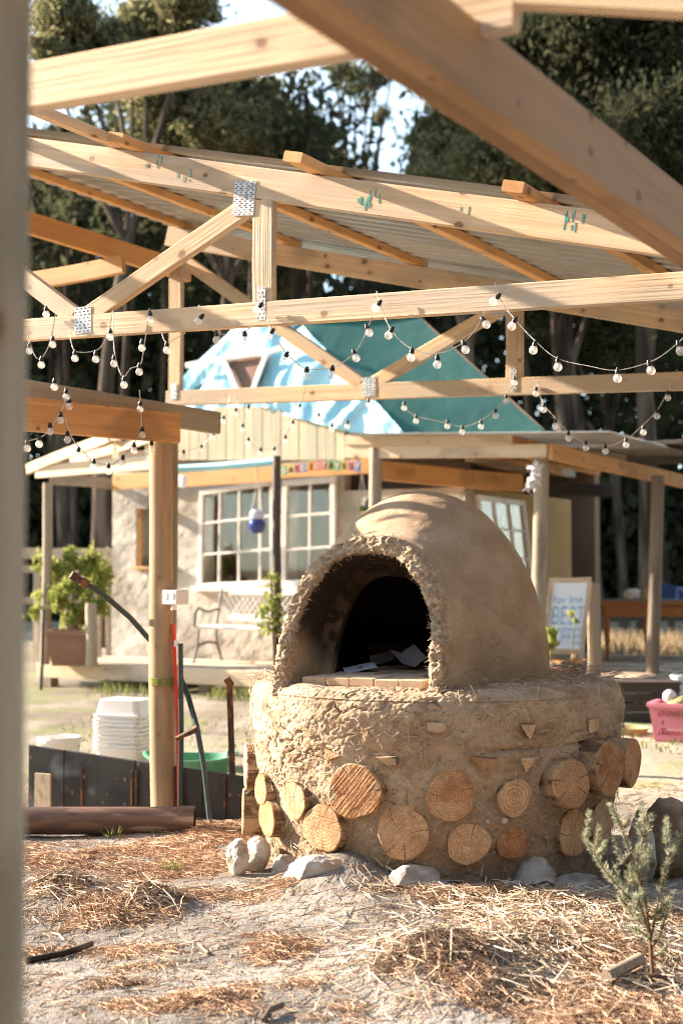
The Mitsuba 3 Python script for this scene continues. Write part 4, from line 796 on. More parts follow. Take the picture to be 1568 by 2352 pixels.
# blue tarp over the gable, trims and the brown panel
TP = sg.Polygon([(404, 918), (412, 885), (440, 840), (512, 772), (540, 746), (625, 712), (692, 744), (932, 996), (800, 992), (690, 962), (600, 942), (500, 946), (440, 948)])
def tarp_pt(x, y, lift=0.0):
    q = at_v(x, y, VF - 0.06); q = at_v(x, y, VF - 0.06 + 0.28 * max(q[2] - 2.85, 0)); return q - P * lift
tv, tf = trimesh.creation.triangulate_polygon(TP, engine='earcut'); tm = trimesh.Trimesh(np.column_stack([tv, 0 * tv[:, 0]]), tf).subdivide_to_size(9.0)
V = np.array([tarp_pt(x, y) for x, y, _ in tm.vertices]); wr = meshkit.fbm(np.column_stack([tm.vertices[:, 0] / 46, tm.vertices[:, 1] / 110, 0 * tm.vertices[:, 0]]), 4, 5); wr2 = meshkit.noise(np.column_stack([(tm.vertices[:, 0] + 0.8 * tm.vertices[:, 1]) / 26, (tm.vertices[:, 1] - tm.vertices[:, 0]) / 160, 0 * tm.vertices[:, 0]]), 8)
V = V - np.outer(0.07 * (wr - 0.5) + 0.07 * (wr2 - 0.5), P); f = tm.faces
part(CB, 'gable_tarp', (V, f), 'tarp_blue', smooth=True, label='crumpled light blue tarpaulin covering the gable')
q = [tarp_pt(x, y, 0.06) for x, y in ((526, 824), (624, 818), (590, 908), (562, 908))]; part(CB, 'gable_panel', (np.array(q + [p_ - P * -0.03 for p_ in q]), np.array([[0, 1, 2], [0, 2, 3], [4, 6, 5], [4, 7, 6]])), 'brown_board', label='brown panel between white battens in the gable')
for a, b in (((522, 822), (563, 912)), ((626, 812), (588, 914)), ((440, 842), (640, 808)), ((640, 808), (706, 788))):
    beam_part(CB, 'batten', tarp_pt(*a, 0.11), tarp_pt(*b, 0.11), 0.06, 0.03, 'white_paint', up=P, seg=2)
q0, q1 = at_v(385, 1078, VF - 0.02), at_v(632, 1060, VF - 0.02); part(CB, 'tarp_edge', tube([q0, (q0 + q1) / 2 - [0, 0, 0.01], q1], 0.045, 8)[0], 'tarp_blue', smooth=True)
# roof behind the gable: green covered slope
R0, E0 = tarp_pt(690, 742), tarp_pt(932, 996); EF = at_z(1252, 988, E0[2]); sh = EF - E0; RF = R0 + sh * 0.95; RF[2] = R0[2]
t_ = np.linspace(0, 1, 14)[:, None, None]; s_ = np.linspace(0, 1, 22)[None, :, None]
V = (R0 * (1 - t_) + E0 * t_) * (1 - s_) + (RF * (1 - t_) + EF * t_) * s_; V = V + np.array([0, 0, 1.0]) * (0.06 * (meshkit.fbm(V * 1.3, 3, 4) - 0.5) - 0.05 * np.sin(s_[..., 0] * np.pi))[..., None]
part(CB, 'roof', (V.reshape(-1, 3), grid_faces(14, 22)), 'tarp_green', smooth=True)
L0 = tarp_pt(404, 918); LF = L0 + sh; V = np.array([R0, RF, LF, L0]); part(CB, 'roof', (V, np.array([[0, 2, 1], [0, 3, 2]])), 'tarp_green')
part(CB, 'rear_gable', (np.array([RF, EF, LF]) , np.array([[0, 1, 2]])), 'brown_board')
# deck
uD0, uD1 = u_at(92, VF), uC + 0.45
vs = np.arange(VF + 0.02, VW + 3.4, 0.142)
for i, v in enumerate(vs):
    beam_part(CB, 'deck_board', UV(uD0 if v < VW else uR - 0.2, v + 0.07, ZD - 0.016 + 0.002 * (i % 3)), UV(uD1, v + 0.07, ZD - 0.016 + 0.002 * ((i + 1) % 3)), 0.136, 0.032, 'old_wood' if i % 4 else 'pine_pale', ch=0.003, seg=6)
beam_part(CB, 'deck_fascia', UV(uD0, VF - 0.03, ZD - 0.085), UV(uD1, VF - 0.03, ZD - 0.085), 0.04, 0.165, 'pine_pale'); beam_part(CB, 'deck_fascia', UV(uD1 + 0.03, VF, ZD - 0.10), UV(uD1 + 0.03, VW + 3.2, ZD - 0.10), 0.04, 0.18, 'old_wood')
for i, x in enumerate((115, 400, 476, 560, 900, 1200)): q = at_v(x, 1590, VF + 0.25); part(CB, 'stump', obox([q[0], q[1], 0.0], (0.07, 0.07, 0.14), ax=[E, P, [0, 0, 1]]), 'pine_pale' if i == 2 else 'old_wood')
beam_part(CB, 'joist', at_v(480, 1590, VF + 0.4), at_v(620, 1594, VF + 0.4), 0.05, 0.1, 'pine_orange')
part(CB, 'step', rbox(at_v(345, 1521, VW - 0.35), (0.9, 0.16, 0.025), [E, P, [0, 0, 1]], 0.006), 'white_paint')
# flood lights under the eave
for x in (402, 420):
    c = at_v(x, 1106, 13.6); part(CB, 'flood_light', rbox(c, (0.035, 0.04, 0.07), [E, P, [0, 0, 1]], 0.012), 'white_plastic')
# ---------------------------------------------------------------- things on the veranda
def bunting():
    k = thing('bunting', 'string of coloured letter flags along the beam above the second window', 'bunting'); txt = 'SACDIOTAYEST'; pts = []
    for i, ch in enumerate(txt):
        x = 652 + i * 15.4; y = np.interp(x, [650, 740, 830], [1081, 1068, 1072]); c = at_v(x, y, 13.45); pts.append(c + [0, 0, 0.06]); w = 0.034
        part(k, 'flag', obox(c, (w, 0.002, 0.052), ax=[nrm(E + [0, 0, 0.04 * (i % 3 - 1)]), P, [0, 0, 1]]), f'bunting_colour_{i % 8}')
        t = meshkit.text_mesh(ch, 0.062, 0.002, True); b = t.bounds.mean(0); V = t.vertices - b
        part(k, 'letter', (c - P * 0.0055 + np.outer(V[:, 0], E) + np.outer(V[:, 1], [0, 0, 1]) - np.outer(V[:, 2], P), t.faces[:, ::-1]), 'white_paint' if i % 8 in (3, 5, 6, 0) else 'black_mark')
    part(k, 'cord', tube(pts, 0.004, 5)[0], 'cable')
bunting()
k = thing('hanging_pot', 'round blue glazed pot with pale rim hanging before the big window', 'pot'); c = at_v(590, 1205, VF + 0.35)
part(k, 'bowl', lathe([(0.0001, -0.10), (0.05, -0.095), (0.085, -0.05), (0.095, 0.0), (0.085, 0.04), (0.06, 0.06)], 20, c), 'blue_glaze', smooth=True); part(k, 'rim', lathe([(0.058, 0.055), (0.075, 0.07), (0.08, 0.13), (0.06, 0.16), (0.05, 0.15), (0.0001, 0.12)], 20, c), 'pale_glaze', smooth=True)
part(k, 'cord', join([tube([c + [0.06 * s, 0, 0.13], c + [0.01 * s, 0, 0.42], c + [0, 0, 0.75]], 0.004, 5)[0] for s in (-1, 1)]), 'cable')
k = thing('wind_chime', 'cord mobile with green ball and dark weights hanging beside the oven dome', 'mobile')
c = at_v(830, 1082, VF + 0.2); ends = [at_v(x, y, VF + 0.2) for x, y in ((820, 1180), (835, 1165), (845, 1160))]
part(k, 'cord', join([tube([c, e_], 0.004, 5)[0] for e_ in ends]), 'cable'); part(k, 'ball', (trimesh.creation.icosphere(3, 0.035).vertices + at_v(832, 1168, VF + 0.2), trimesh.creation.icosphere(3).faces), 'leaf_bush', smooth=True); part(k, 'weight', lathe([(0.0001, -0.1), (0.035, -0.09), (0.04, 0.02), (0.02, 0.06), (0.0001, 0.07)], 12, at_v(846, 1160, VF + 0.2)), 'hose_black', smooth=True)
k = thing('dried_bundle', 'small dried bundle tied to the top of the corner post', 'bundle'); rb = np.random.default_rng(5); c = at_v(1230, 1088, VF - 0.12)
part(k, 'stalks', leaves([c, c - [0.03, 0, 0.10]], [(0.05, 0.05, 0.11), (0.06, 0.05, 0.06)], 160, 0.035, 0.35, rb), 'grey_box')
# bench
k = thing('garden_bench', 'white garden bench with iron ends and lattice back against the wall', 'bench'); VB = VF + 0.75
bu = lambda x: u_at(x, VB, 0.7); ub0, ub1 = bu(455), bu(640); zs_ = ZD + 0.42
for j in range(4): beam_part(k, 'seat_slat', UV(ub0 - 0.03, VB + 0.11 * j, zs_), UV(ub1 + 0.03, VB + 0.11 * j, zs_), 0.09, 0.028, 'white_paint', warp=0.001, seg=2)
for zz2, h in ((zs_ + 0.10, 0.07), (zs_ + 0.40, 0.06)): beam_part(k, 'back_rail', UV(ub0 + 0.12, VB + 0.42 + 0.15 * (zz2 - zs_), zz2), UV(ub1, VB + 0.42 + 0.15 * (zz2 - zs_), zz2), 0.03, h, 'white_paint', warp=0.001, seg=2)
lat = [];
for j in range(12):
    for s in (-1, 1): u0 = ub0 + 0.15 + j * (ub1 - ub0 - 0.2) / 12; lat.append(tube([UV(u0, VB + 0.45, zs_ + 0.12), UV(u0 + s * 0.2, VB + 0.48, zs_ + 0.38)], 0.007, 5)[0])
part(k, 'lattice_back', join(lat), 'white_paint')
for u in (ub0 - 0.01, ub1):
    L_ = lambda pts: tube([UV(u, v_, z_) for v_, z_ in pts], 0.016, 6)[0]
    part(k, 'iron_end', join([L_([(VB - 0.08, ZD), (VB, ZD + 0.2), (VB + 0.02, zs_ - 0.02)]), L_([(VB + 0.50, ZD), (VB + 0.40, ZD + 0.22), (VB + 0.38, zs_ - 0.02), (VB + 0.46, zs_ + 0.3), (VB + 0.5, zs_ + 0.45)]), L_([(VB - 0.06, zs_ + 0.0), (VB - 0.04, zs_ + 0.16), (VB + 0.02, zs_ + 0.22), (VB + 0.2, zs_ + 0.17), (VB + 0.4, zs_ + 0.2)]), L_([(VB, ZD + 0.2), (VB + 0.2, ZD + 0.24), (VB + 0.4, ZD + 0.22)])]), 'iron', smooth=True)
# climbing plant at the dark post, weeds at the deck
rb = np.random.default_rng(8)
k = thing('climbing_plant', 'leafy vine climbing the dark veranda post', 'plant'); cs = [col(622 + dx, 14.8, z_) for dx, z_ in ((-2, 0.75), (-8, 0.95), (0, 1.05), (4, 1.25), (-6, 0.85), (10, 0.9))]
part(k, 'foliage', leaves(cs, [(0.12, 0.08, 0.12)] * 6, 210, 0.033, 0.6, rb), 'leaf_bush'); part(k, 'vine', tube([col(632, 14.8, ZD), col(627, 14.8, 0.7), col(622, 14.8, 1.3)], 0.014, 6)[0], 'stem')
# left tub with bush
k = thing('planter_tub', 'weathered brown planter tub at the left end of the deck', 'planter'); c = col(165, 16.3, ZD + 0.002)
sq = lambda h, z_: [[c[0] + sx * h, c[1] + sy * h, z_] for sx, sy in ((-1, -1), (1, -1), (1, 1), (-1, 1))]
V = np.array(sq(0.19, ZD) + sq(0.235, ZD + 0.34) + sq(0.25, ZD + 0.34) + sq(0.25, ZD + 0.40) + sq(0.22, ZD + 0.40) + sq(0.21, ZD + 0.36)); F_ = []
for a in range(5):
    for j in range(4): A, B = a * 4 + j, a * 4 + (j + 1) % 4; F_ += [[A, B, B + 4], [A, B + 4, A + 4]]
part(k, 'tub', (V, np.array(F_ + [[20, 21, 22], [20, 22, 23]])), 'terracotta')
k = thing('potted_bush', 'bright green leafy bush growing in the brown tub by the left post', 'bush'); cs = [at_Z(x, y, 16.3 + dz) for x, y, dz in ((150, 1420, 0), (190, 1400, .1), (130, 1370, .2), (175, 1340, 0), (220, 1350, .3), (120, 1310, .2), (165, 1290, .1), (210, 1300, .2), (240, 1330, .4), (110, 1400, .3), (150, 1350, -.1), (235, 1390, .3))]
part(k, 'foliage', leaves([c_ + rb.normal(0, 0.07, 3) for c_ in cs for _ in range(3)], [tuple(rb.uniform(0.05, 0.13, 3)) for c_ in cs for _ in range(3)], 2600, 0.042, 0.5, rb), 'leaf_bush'); part(k, 'stems', join([tube([c + [0, 0, 0.3], c + [dx * 0.5, 0, 0.6], c + [dx, 0.1, 1.0]], [0.015, 0.012, 0.006], 6)[0] for dx in (-0.2, 0, 0.25)]), 'stem')
k = thing('garden_hose', 'grey hose pipe standing against the left veranda post', 'hose'); part(k, 'tube', tube([col(94, 16.1, 0.0), col(97, 16.1, 0.3), col(99, 16.15, 0.75), col(100, 16.2, 0.9)], 0.018, 8)[0], 'hose_black', smooth=True); part(k, 'tap', rbox(col(102, 16.15, 0.93), (0.07, 0.03, 0.025), None, 0.01), 'khaki', smooth=30)
# back fence on the left
k = thing('paddock_fence', 'grey timber rail fence behind the bush on the left', 'fence')
for z_, h in ((1.62, 0.16), (1.38, 0.11), (0.9, 0.1)): beam_part(k, 'rail', col(-80, 21.5, z_), col(262, 21.0, z_ - 0.03), 0.04, h, 'old_wood')
for x in (-40, 20, 85, 150, 160, 196, 225, 252): beam_part(k, 'picket', col(x, 21.2, 0.0), col(x, 21.2, 1.6 if x in (20, 150, 252) else 1.35), 0.11, 0.05, 'old_wood', up=P)

# right side: sign, barrel, table, fence
k = thing('sign_board', 'white chalk sign in a wooden frame with blue hand lettering', 'sign'); ZS = 14.0
c4 = [at_Z(1262, 1328, ZS + 0.25), at_Z(1358, 1326, ZS + 0.22), at_Z(1338, 1502, ZS - 0.05), at_Z(1249, 1502, ZS - 0.03)]
bil = lambda s, t: (c4[0] * (1 - s) + c4[1] * s) * (1 - t) + (c4[3] * (1 - s) + c4[2] * s) * t
nS = nrm(np.cross(c4[1] - c4[0], c4[3] - c4[0])); nS = nS if nS[1] < 0 else -nS
part(k, 'panel', (np.array([bil(0.05, 0.05), bil(0.95, 0.05), bil(0.95, 0.95), bil(0.05, 0.95)] + [q_ - nS * 0.008 for q_ in (bil(0.05, 0.05), bil(0.95, 0.05), bil(0.95, 0.95), bil(0.05, 0.95))]), np.array([[0, 2, 1], [0, 3, 2], [4, 5, 6], [4, 6, 7]])), 'sign_white')
for a, b in (((0, 0.03), (1, 0.03)), ((0, 0.97), (1, 0.97))): beam_part(k, 'frame', bil(*a), bil(*b), 0.03, 0.05, 'pine_pale', seg=2)
for a, b in (((0.03, 0.06), (0.03, 1.3)), ((0.97, 0.06), (0.97, 1.3))): beam_part(k, 'leg', bil(*a) + nS * 0.003, bil(*b) + nS * 0.003, 0.045, 0.03, 'pine', up=nS, seg=2)
for a in (0.05, 0.95): beam_part(k, 'rear_leg', bil(a, 0.03) - nS * 0.02, bil(a, 1.3) - nS * 0.02 + np.array([0, 0.45, 0]), 0.04, 0.025, 'pine', up=nS, seg=2)
for txt, t0, h, s0 in (('for the', 0.34, 0.07, 0.12), ('BEST', 0.62, 0.19, 0.10), ('COFFEE', 0.88, 0.17, 0.08)):
    t = meshkit.text_mesh(txt, h, 0.002, False); ex = nrm(bil(0.9, t0) - bil(0.1, t0)); ez = nrm(bil(0.5, 0.1) - bil(0.5, 0.9)); Vt = t.vertices; wmax = np.linalg.norm(bil(0.93, t0) - bil(s0, t0)); sc = min(1.0, wmax / Vt[:, 0].max())
    part(k, 'lettering', (bil(s0, t0) + np.outer(Vt[:, 0] * sc, ex) + np.outer(Vt[:, 1], ez) + np.outer(Vt[:, 2] + 0.002, nS), t.faces), 'paint_blue')
k = thing('barrel_planter', 'half wine barrel planter with dark hoops below the sign', 'planter'); c = col(1298, 13.5, ZD); nst = 18
for i in range(nst):
    a = i / nst * 2 * np.pi; da = 2 * np.pi / nst * 0.47; pr = [(0.17, 0.0), (0.195, 0.12), (0.20, 0.24)]; V = []
    for r3, z_ in pr:
        for rr3 in (r3, r3 - 0.02):
            for aa in (a - da, a + da): V.append([c[0] + rr3 * math.cos(aa), c[1] + rr3 * math.sin(aa), c[2] + z_])
    F_ = []
    for s in (0, 4): F_ += [[s, s + 1, s + 5], [s, s + 5, s + 4], [s + 2, s + 7, s + 3], [s + 2, s + 6, s + 7], [s, s + 4, s + 6], [s, s + 6, s + 2], [s + 1, s + 3, s + 7], [s + 1, s + 7, s + 5]]
    F_ += [[8, 9, 11], [8, 11, 10]]; part(k, 'stave', (np.array(V), np.array(F_)), 'terracotta' if i % 3 else 'pine_orange')
for z_, r3 in ((0.05, 0.184), (0.19, 0.203)): part(k, 'hoop', lathe([(r3 - 0.006, z_ - 0.015), (r3, z_ - 0.015), (r3, z_ + 0.015), (r3 - 0.006, z_ + 0.015)], 28, c), 'iron', smooth=30)
part(k, 'earth', lathe([(0.0001, 0.20), (0.185, 0.20)], 20, c), 'stem')
k = thing('barrel_plant', 'young bright green seedlings growing out of the half barrel', 'plant'); cs = [at_Z(x, y, 13.4) for x, y in ((1261, 1470), (1266, 1450), (1258, 1488), (1322, 1425), (1312, 1412))]
part(k, 'foliage', leaves(cs, [(0.055, 0.05, 0.06)] * 3 + [(0.03, 0.03, 0.025)] * 2, 110, 0.035, 0.7, rb), 'leaf_bush'); part(k, 'stems', join([tube([c + [-0.13, 0, 0.2], cs[0]], 0.006, 5)[0], tube([c + [0.05, 0, 0.2], c + [0.08, 0, 0.4], cs[3]], 0.005, 5)[0]]), 'leaf_bush')
def table():
    k = thing('wooden_table', 'reddish brown wooden table with turned legs at the right edge', 'table'); Zt = 17.0
    zt = at_Z(1480, 1386, Zt)[2]; c = col(1500, Zt + 0.3, zt); hx, hy = 0.72, 0.42
    part(k, 'tabletop', rbox(c, (hx, hy, 0.02), None, 0.008), 'table_wood'); 
    for sx, sy, w, d in ((0, -1, hx - 0.08, 0.012), (0, 1, hx - 0.08, 0.012), (-1, 0, 0.012, hy - 0.06), (1, 0, 0.012, hy - 0.06)): part(k, 'apron', obox(c + [sx * (hx - 0.07), sy * (hy - 0.05), -0.09], (w, d, 0.07)), 'table_wood')
    H = zt - ZD - 0.02
    lp = [(0.0001, 0), (0.018, 0), (0.022, 0.05), (0.03, 0.12), (0.02, 0.15), (0.028, 0.22), (0.040, 0.42), (0.030, 0.48), (0.042, 0.52), (0.042, 0.56), (0.045, H), (0.0001, H)]
    for sx, sy in ((-1, -1), (1, -1), (-1, 1), (1, 1), (-0.25, -1)): part(k, 'leg', lathe(lp, 14, [c[0] + sx * (hx - 0.09), c[1] + sy * (hy - 0.07), ZD]), 'table_wood', smooth=40)
    return c
tc = table()
k = single('serving_dish', 'white domed oval dish on the wooden table', 'dish', (lambda m: (m[0] * [1.6, 1, 1] + tc + [-0.25, 0, 0.02], m[1]))(lathe([(0.0001, 0), (0.05, 0.0), (0.075, 0.05), (0.07, 0.11), (0.04, 0.145), (0.0001, 0.15)], 22)), 'white_plastic', smooth=True)
for i, (x, h, m) in enumerate(((1476, 0.13, 'khaki'), (1488, 0.145, 'grey_box'))):
    q = col(x, 17.05, tc[2] + 0.021); single('tin_can', ('dull brown tin on the table left of the pale one', 'pale grey tin on the table beside the veranda post')[i], 'tin', lathe([(0.0001, 0), (0.035, 0), (0.035, h), (0.032, h), (0.0001, h - 0.006)], 16, q), m, smooth=30)
part(thing('blue_cover', 'dark blue tarp cover stretched behind the table at the right', 'tarp'), 'sheet', (lambda g: (g, grid_faces(12, 8)))((lambda X, Y: np.stack([4.55 + X * 1.6, 21.0 + 0.15 * np.sin(X * 9), 0.80 + Y * 0.33 + 0.04 * np.sin(X * 14)], -1).reshape(-1, 3))(*np.meshgrid(np.linspace(0, 1, 12), np.linspace(0, 1, 8), indexing='ij'))), 'blue_cloth', smooth=True)
k = thing('wire_fence', 'chicken wire fence on thin posts behind the table', 'fence'); wl = []
X0, X1, ZF = 3.2, 6.4, 19.5
for i in range(70):
    xx = X0 + i * 0.05
    for s in (-1, 1): wl.append(tube([[xx, ZF, 0.05], [xx + s * 0.45, ZF, 0.95]], 0.0028, 3, caps=False)[0])
part(k, 'mesh', join(wl), 'wire', stuff=True)
for x in (X0, X0 + 1.1, X0 + 2.2, X1): part(k, 'post', tube([[x, ZF, 0], [x, ZF, 1.15]], 0.03, 8)[0], 'old_wood')
part(k, 'top_wire', tube([[X0, ZF, 0.95], [X1, ZF, 0.95]], 0.006, 5)[0], 'wire')
def grass(n, xs, ys, h, seed, w=0.008):
    r = np.random.default_rng(seed); x = r.uniform(*xs, n); y = r.uniform(*ys, n); p0 = np.stack([x, y, gh(x, y)], 1); hh = h * (0.5 + r.random(n)); p1 = p0 + np.stack([r.normal(0, 0.25, n) * hh, r.normal(0, 0.2, n) * hh, hh], 1)
    a = (p1 - p0) / 2; b = np.cross(a, rand_dirs(n, r)); b = b / (np.linalg.norm(b, axis=1, keepdims=True) + 1e-9) * w; return quads(p0 + a, a, b)
single('dry_grass', 'tall dry yellow grass behind the wire fence', 'grass', grass(9000, (2.6, 8), (19.6, 24), 0.30, 3, 0.010), 'dry_grass', kind='stuff')
single('weeds', 'low green weeds along the foot of the deck', 'weeds', join([grass(330, (-2.7, -1.9), (15.0, 16.6), 0.10, 4), grass(130, (-1.4, -0.9), (14.7, 15.2), 0.12, 5), grass(300, (2.2, 3.6), (10.5, 11.6), 0.035, 6), grass(300, (-2.4, -0.4), (9.5, 13), 0.035, 7)]), 'leaf_grass', kind='stuff')

# clutter under the right end of the deck
k = thing('laundry_basket', 'pink plastic laundry basket standing below the deck', 'basket'); c = at_z(1562, 1700); ax_ = [nrm([0.9, -0.42, 0]), nrm([0.42, 0.9, 0]), [0, 0, 1]]
def basket():
    out_ = []
    for s, hw in ((0, 0.17), (1, 0.14), (2, 0.17), (3, 0.14)):
        H, n_ = 0.28, 11; poly = sg.Polygon([(-hw, 0), (hw, 0), (hw * 1.22, H), (-hw * 1.22, H)])
        for z0, z1 in ((0.05, 0.105), (0.195, 0.245)):
            for i in range(n_): x = (i - (n_ - 1) / 2) * hw * 1.7 / n_; poly = poly.difference(sg.box(x - hw * 0.05, z0, x + hw * 0.05, z1))
        for x in (-0.6, 0.6): poly = poly.difference(sg.box(x * hw - 0.008, 0.13, x * hw + 0.008, 0.165))
        m = trimesh.creation.extrude_polygon(poly, 0.004, engine='earcut'); v = m.vertices; other = 0.14 if s % 2 == 0 else 0.17
        X, Y, Z = v[:, 0], -(other * (1 + 0.22 * v[:, 1] / H)) - v[:, 2], v[:, 1]; a = s * math.pi / 2; out_.append((np.stack([X * math.cos(a) - Y * math.sin(a), X * math.sin(a) + Y * math.cos(a), Z], 1), m.faces))
    out_.append(obox([0, 0, 0.004], (0.165, 0.135, 0.004))); m = join(out_); return m[0] @ np.array(ax_) + c, m[1]
part(k, 'body', basket(), 'pink_plastic'); rim = [obox([0, s * 0.175, 0.285], (0.225, 0.018, 0.014)) for s in (-1, 1)] + [obox([s * 0.21, 0, 0.2865], (0.018, 0.155, 0.014)) for s in (-1, 1)]
part(k, 'rim', (join(rim)[0] @ np.array(ax_) + c, join(rim)[1]), 'pink_plastic')
k = single('cloth_bundle', 'khaki cloth heaped in the pink basket', 'cloth', rock(c + [0.05, 0.02, 0.24], (0.17, 0.13, 0.11), 5, 0.2), 'khaki', smooth=True)
k = thing('white_bucket', 'white plastic bucket hanging at the deck edge on the right', 'bucket'); q = at_Z(1567, 1585, 13.2); part(k, 'body', lathe([(0.0001, 0), (0.085, 0), (0.105, 0.22), (0.112, 0.22), (0.112, 0.235), (0.10, 0.235), (0.082, 0.02), (0.0001, 0.02)], 24, q - [0, 0, 0.1]), 'white_plastic', smooth=40); part(k, 'handle', tube([q + [0.10 * math.cos(a), 0, 0.13 + 0.05 * math.sin(a)] for a in np.linspace(0, math.pi, 9)], 0.003, 5)[0], 'wire')
k = thing('storage_crate', 'dark wooden crate in the shadow below the deck edge beside the basket', 'crate'); q = col(1462, 12.9, 0.0)
for j in range(4): part(k, 'slat', obox(q + [0.004 * (j % 2), -0.20, 0.045 + 0.085 * j], (0.34, 0.008, 0.037)), 'dark_wood')
for s_ in (-1, 1): part(k, 'side', obox(q + [s_ * 0.33, 0, 0.165], (0.01, 0.19, 0.165)), 'dark_wood')
part(k, 'lid', obox(q + [0, 0, 0.345], (0.36, 0.215, 0.012)), 'dark_wood')
k = single('flat_pan', 'olive green pan on the ground in front of the dark crate', 'pan', lathe([(0.0001, 0.01), (0.13, 0.01), (0.17, 0.06), (0.175, 0.06), (0.14, 0.0), (0.0001, 0.0)], 24, at_z(1447, 1690) + [0, 0.1, 0.0]), 'khaki', smooth=40)
k = single('round_ball', 'grey ball lying on the cloth beside the post foot', 'ball', (trimesh.creation.icosphere(3, 0.055).vertices + c + [-0.07, 0.05, 0.34], trimesh.creation.icosphere(3).faces), 'grey_box', smooth=True)

# ---------------------------------------------------------------- left foreground
k = thing('iron_pipe', 'rusty brown steel pipe lying on the ground at the left', 'pipe'); q0, q1 = at_z(40, 1903, 0.07), at_z(430, 1908, 0.07); q0[1] = q1[1] = 7.35; q0 = col(20, 7.30, 0.075); q1 = col(446, 7.30, 0.075); d_ = nrm(q1 - q0)
po = tube(np.linspace(q0, q1, 20), 0.070, 28, caps=False, wobble=0.01, seed=3); pi_ = tube(np.linspace(q0, q1, 20), 0.064, 28, caps=False); part(k, 'shell', po[0], 'pipe_paint', smooth=True); part(k, 'bore', (pi_[0][0], pi_[0][1][:, ::-1]), 'rusty_steel', smooth=True)
part(k, 'collar', tube([q1 - d_ * 0.08, q1 - d_ * 0.079, q1 + d_ * 0.001, q1 + d_ * 0.002], [0.070, 0.0745, 0.0745, 0.064], 28, caps=False)[0], 'pipe_paint', smooth=30)
k = thing('garden_edging', 'black painted board edging around the post at the left', 'edging'); e0, e1 = col(66, 8.25, 0), col(572, 7.72, 0); nB = 7; cuts = [0, 0.17, 0.33, 0.50, 0.66, 0.80, 0.90, 1.0]
for i in range(7):
    a, b = e0 + (e1 - e0) * (cuts[i] + 0.0015), e0 + (e1 - e0) * (cuts[i + 1] - 0.0015); ha, hb = 0.345 - 0.11 * cuts[i], 0.345 - 0.11 * cuts[i + 1]; dd = nrm(b - a); n2_ = np.cross([0, 0, 1], dd); o_ = n2_ * (0.004 * (i % 2))
    m = m3.Manifold.hull_points([(q_ + o_ + n2_ * t_ + [0, 0, z_]).tolist() for q_, h_ in ((a, ha), (b, hb)) for t_, z_ in ((-0.009, -0.05), (0.009, -0.05), (-0.009, h_ - 0.004), (0.009, h_ - 0.004), (-0.006, h_), (0.006, h_))]).to_mesh()
    part(k, 'board', (m.vert_properties[:, :3], m.tri_verts), 'black_board')
dd = nrm(e1 - e0); nn_ = np.cross([0, 0, 1], dd)
for f_ in (0.26, 0.49, 0.51, 0.9): 
    q = e0 + (e1 - e0) * f_ - nn_ * 0.018; part(k, 'strap', obox(q + [0, 0, 0.12], (0.006, 0.004, 0.115), [dd, nn_, [0, 0, 1]]), 'rusty_steel')
q = e0 + (e1 - e0) * 0.11; part(k, 'pale_slip', obox(col(98, 8.1, 0.10), (0.05, 0.008, 0.10), [dd, nn_, [0, 0, 1]]), 'pine_pale')
# stacked square basins
bx = at_z(287, 1755); 
def basin(z0, i, lid):
    ax2 = np.array([nrm([0.94, -0.34, 0]), nrm([0.34, 0.94, 0]), [0, 0, 1]]); H = 0.10; rr = lambda h, r: np.array([[sx * (h - r) + r * math.cos(a), sy * (h * 0.8 - r) + r * math.sin(a)] for sx, sy, a0 in ((1, 1, 0), (-1, 1, 1.5708), (-1, -1, 3.1416), (1, -1, 4.7124)) for a in a0 + np.linspace(0, 1.5708, 6)])
    R_ = [(0.150, 0.0), (0.170, H), (0.185, H), (0.185, H + 0.014), (0.172, H + 0.014), (0.150, 0.012)]; V = np.vstack([np.column_stack([rr(h, 0.04), np.full(24, z_)]) for h, z_ in R_]); F_ = []
    for a in range(len(R_) - 1):
        for j in range(24): A, B = a * 24 + j, a * 24 + (j + 1) % 24; F_ += [[A, B, B + 24], [A, B + 24, A + 24]]
    o = len(V); V = np.vstack([V, [[0, 0, 0.012]], [[0, 0, 0]]]); F_ += [[5 * 24 + j, 5 * 24 + (j + 1) % 24, o] for j in range(24)] + [[(j + 1) % 24, j, o + 1] for j in range(24)]
    if lid: V = V * [1, 1, -1] + [0, 0, H + 0.014]; F_ = [t[::-1] for t in F_]
    V = V @ ax2 + bx + [0.003 * math.sin(i * 5), 0.003 * math.cos(i * 3), z0]; single('plastic_basin', ('bottom white basin of the tall stack behind the black edging' if i == 0 else 'upturned white basin on top of the tall stack' if lid else f'white plastic basin, {ORD[i]} from the bottom of the tall stack'), 'basin', (V, np.array(F_)), 'white_plastic', smooth=40, group='stack of white basins' if 0 < i and not lid else None)
NB = 9
ORD = 'first second third fourth fifth sixth seventh eighth ninth tenth eleventh twelfth thirteenth fourteenth fifteenth sixteenth'.split()
for i in range(NB): basin(0.002 + i * 0.029, i, False)
basin(0.002 + NB * 0.029 + 0.104 - 0.029, NB, True)
k = thing('paint_bucket', 'white bucket with rust coloured stains behind the edging', 'bucket'); q = at_z(135, 1775); part(k, 'body', lathe([(0.0001, 0), (0.12, 0), (0.14, 0.20), (0.148, 0.20), (0.148, 0.225), (0.14, 0.24), (0.132, 0.235), (0.115, 0.02), (0.0001, 0.02)], 28, q), 'dirty_plastic', smooth=40); part(k, 'handle', tube([q + [0.145 * math.cos(a), -0.02, 0.2 - 0.10 * math.sin(a)] for a in np.linspace(0.1, 3.04, 11)], 0.003, 5)[0], 'wire')
k = thing('green_tub', 'green plastic trug with moulded handles behind the round post', 'tub'); q = at_z(438, 1800); n = 36; a = np.arange(n) / n * 2 * np.pi; hi = 0.17 + 0.035 * np.abs(np.cos(a)) ** 6
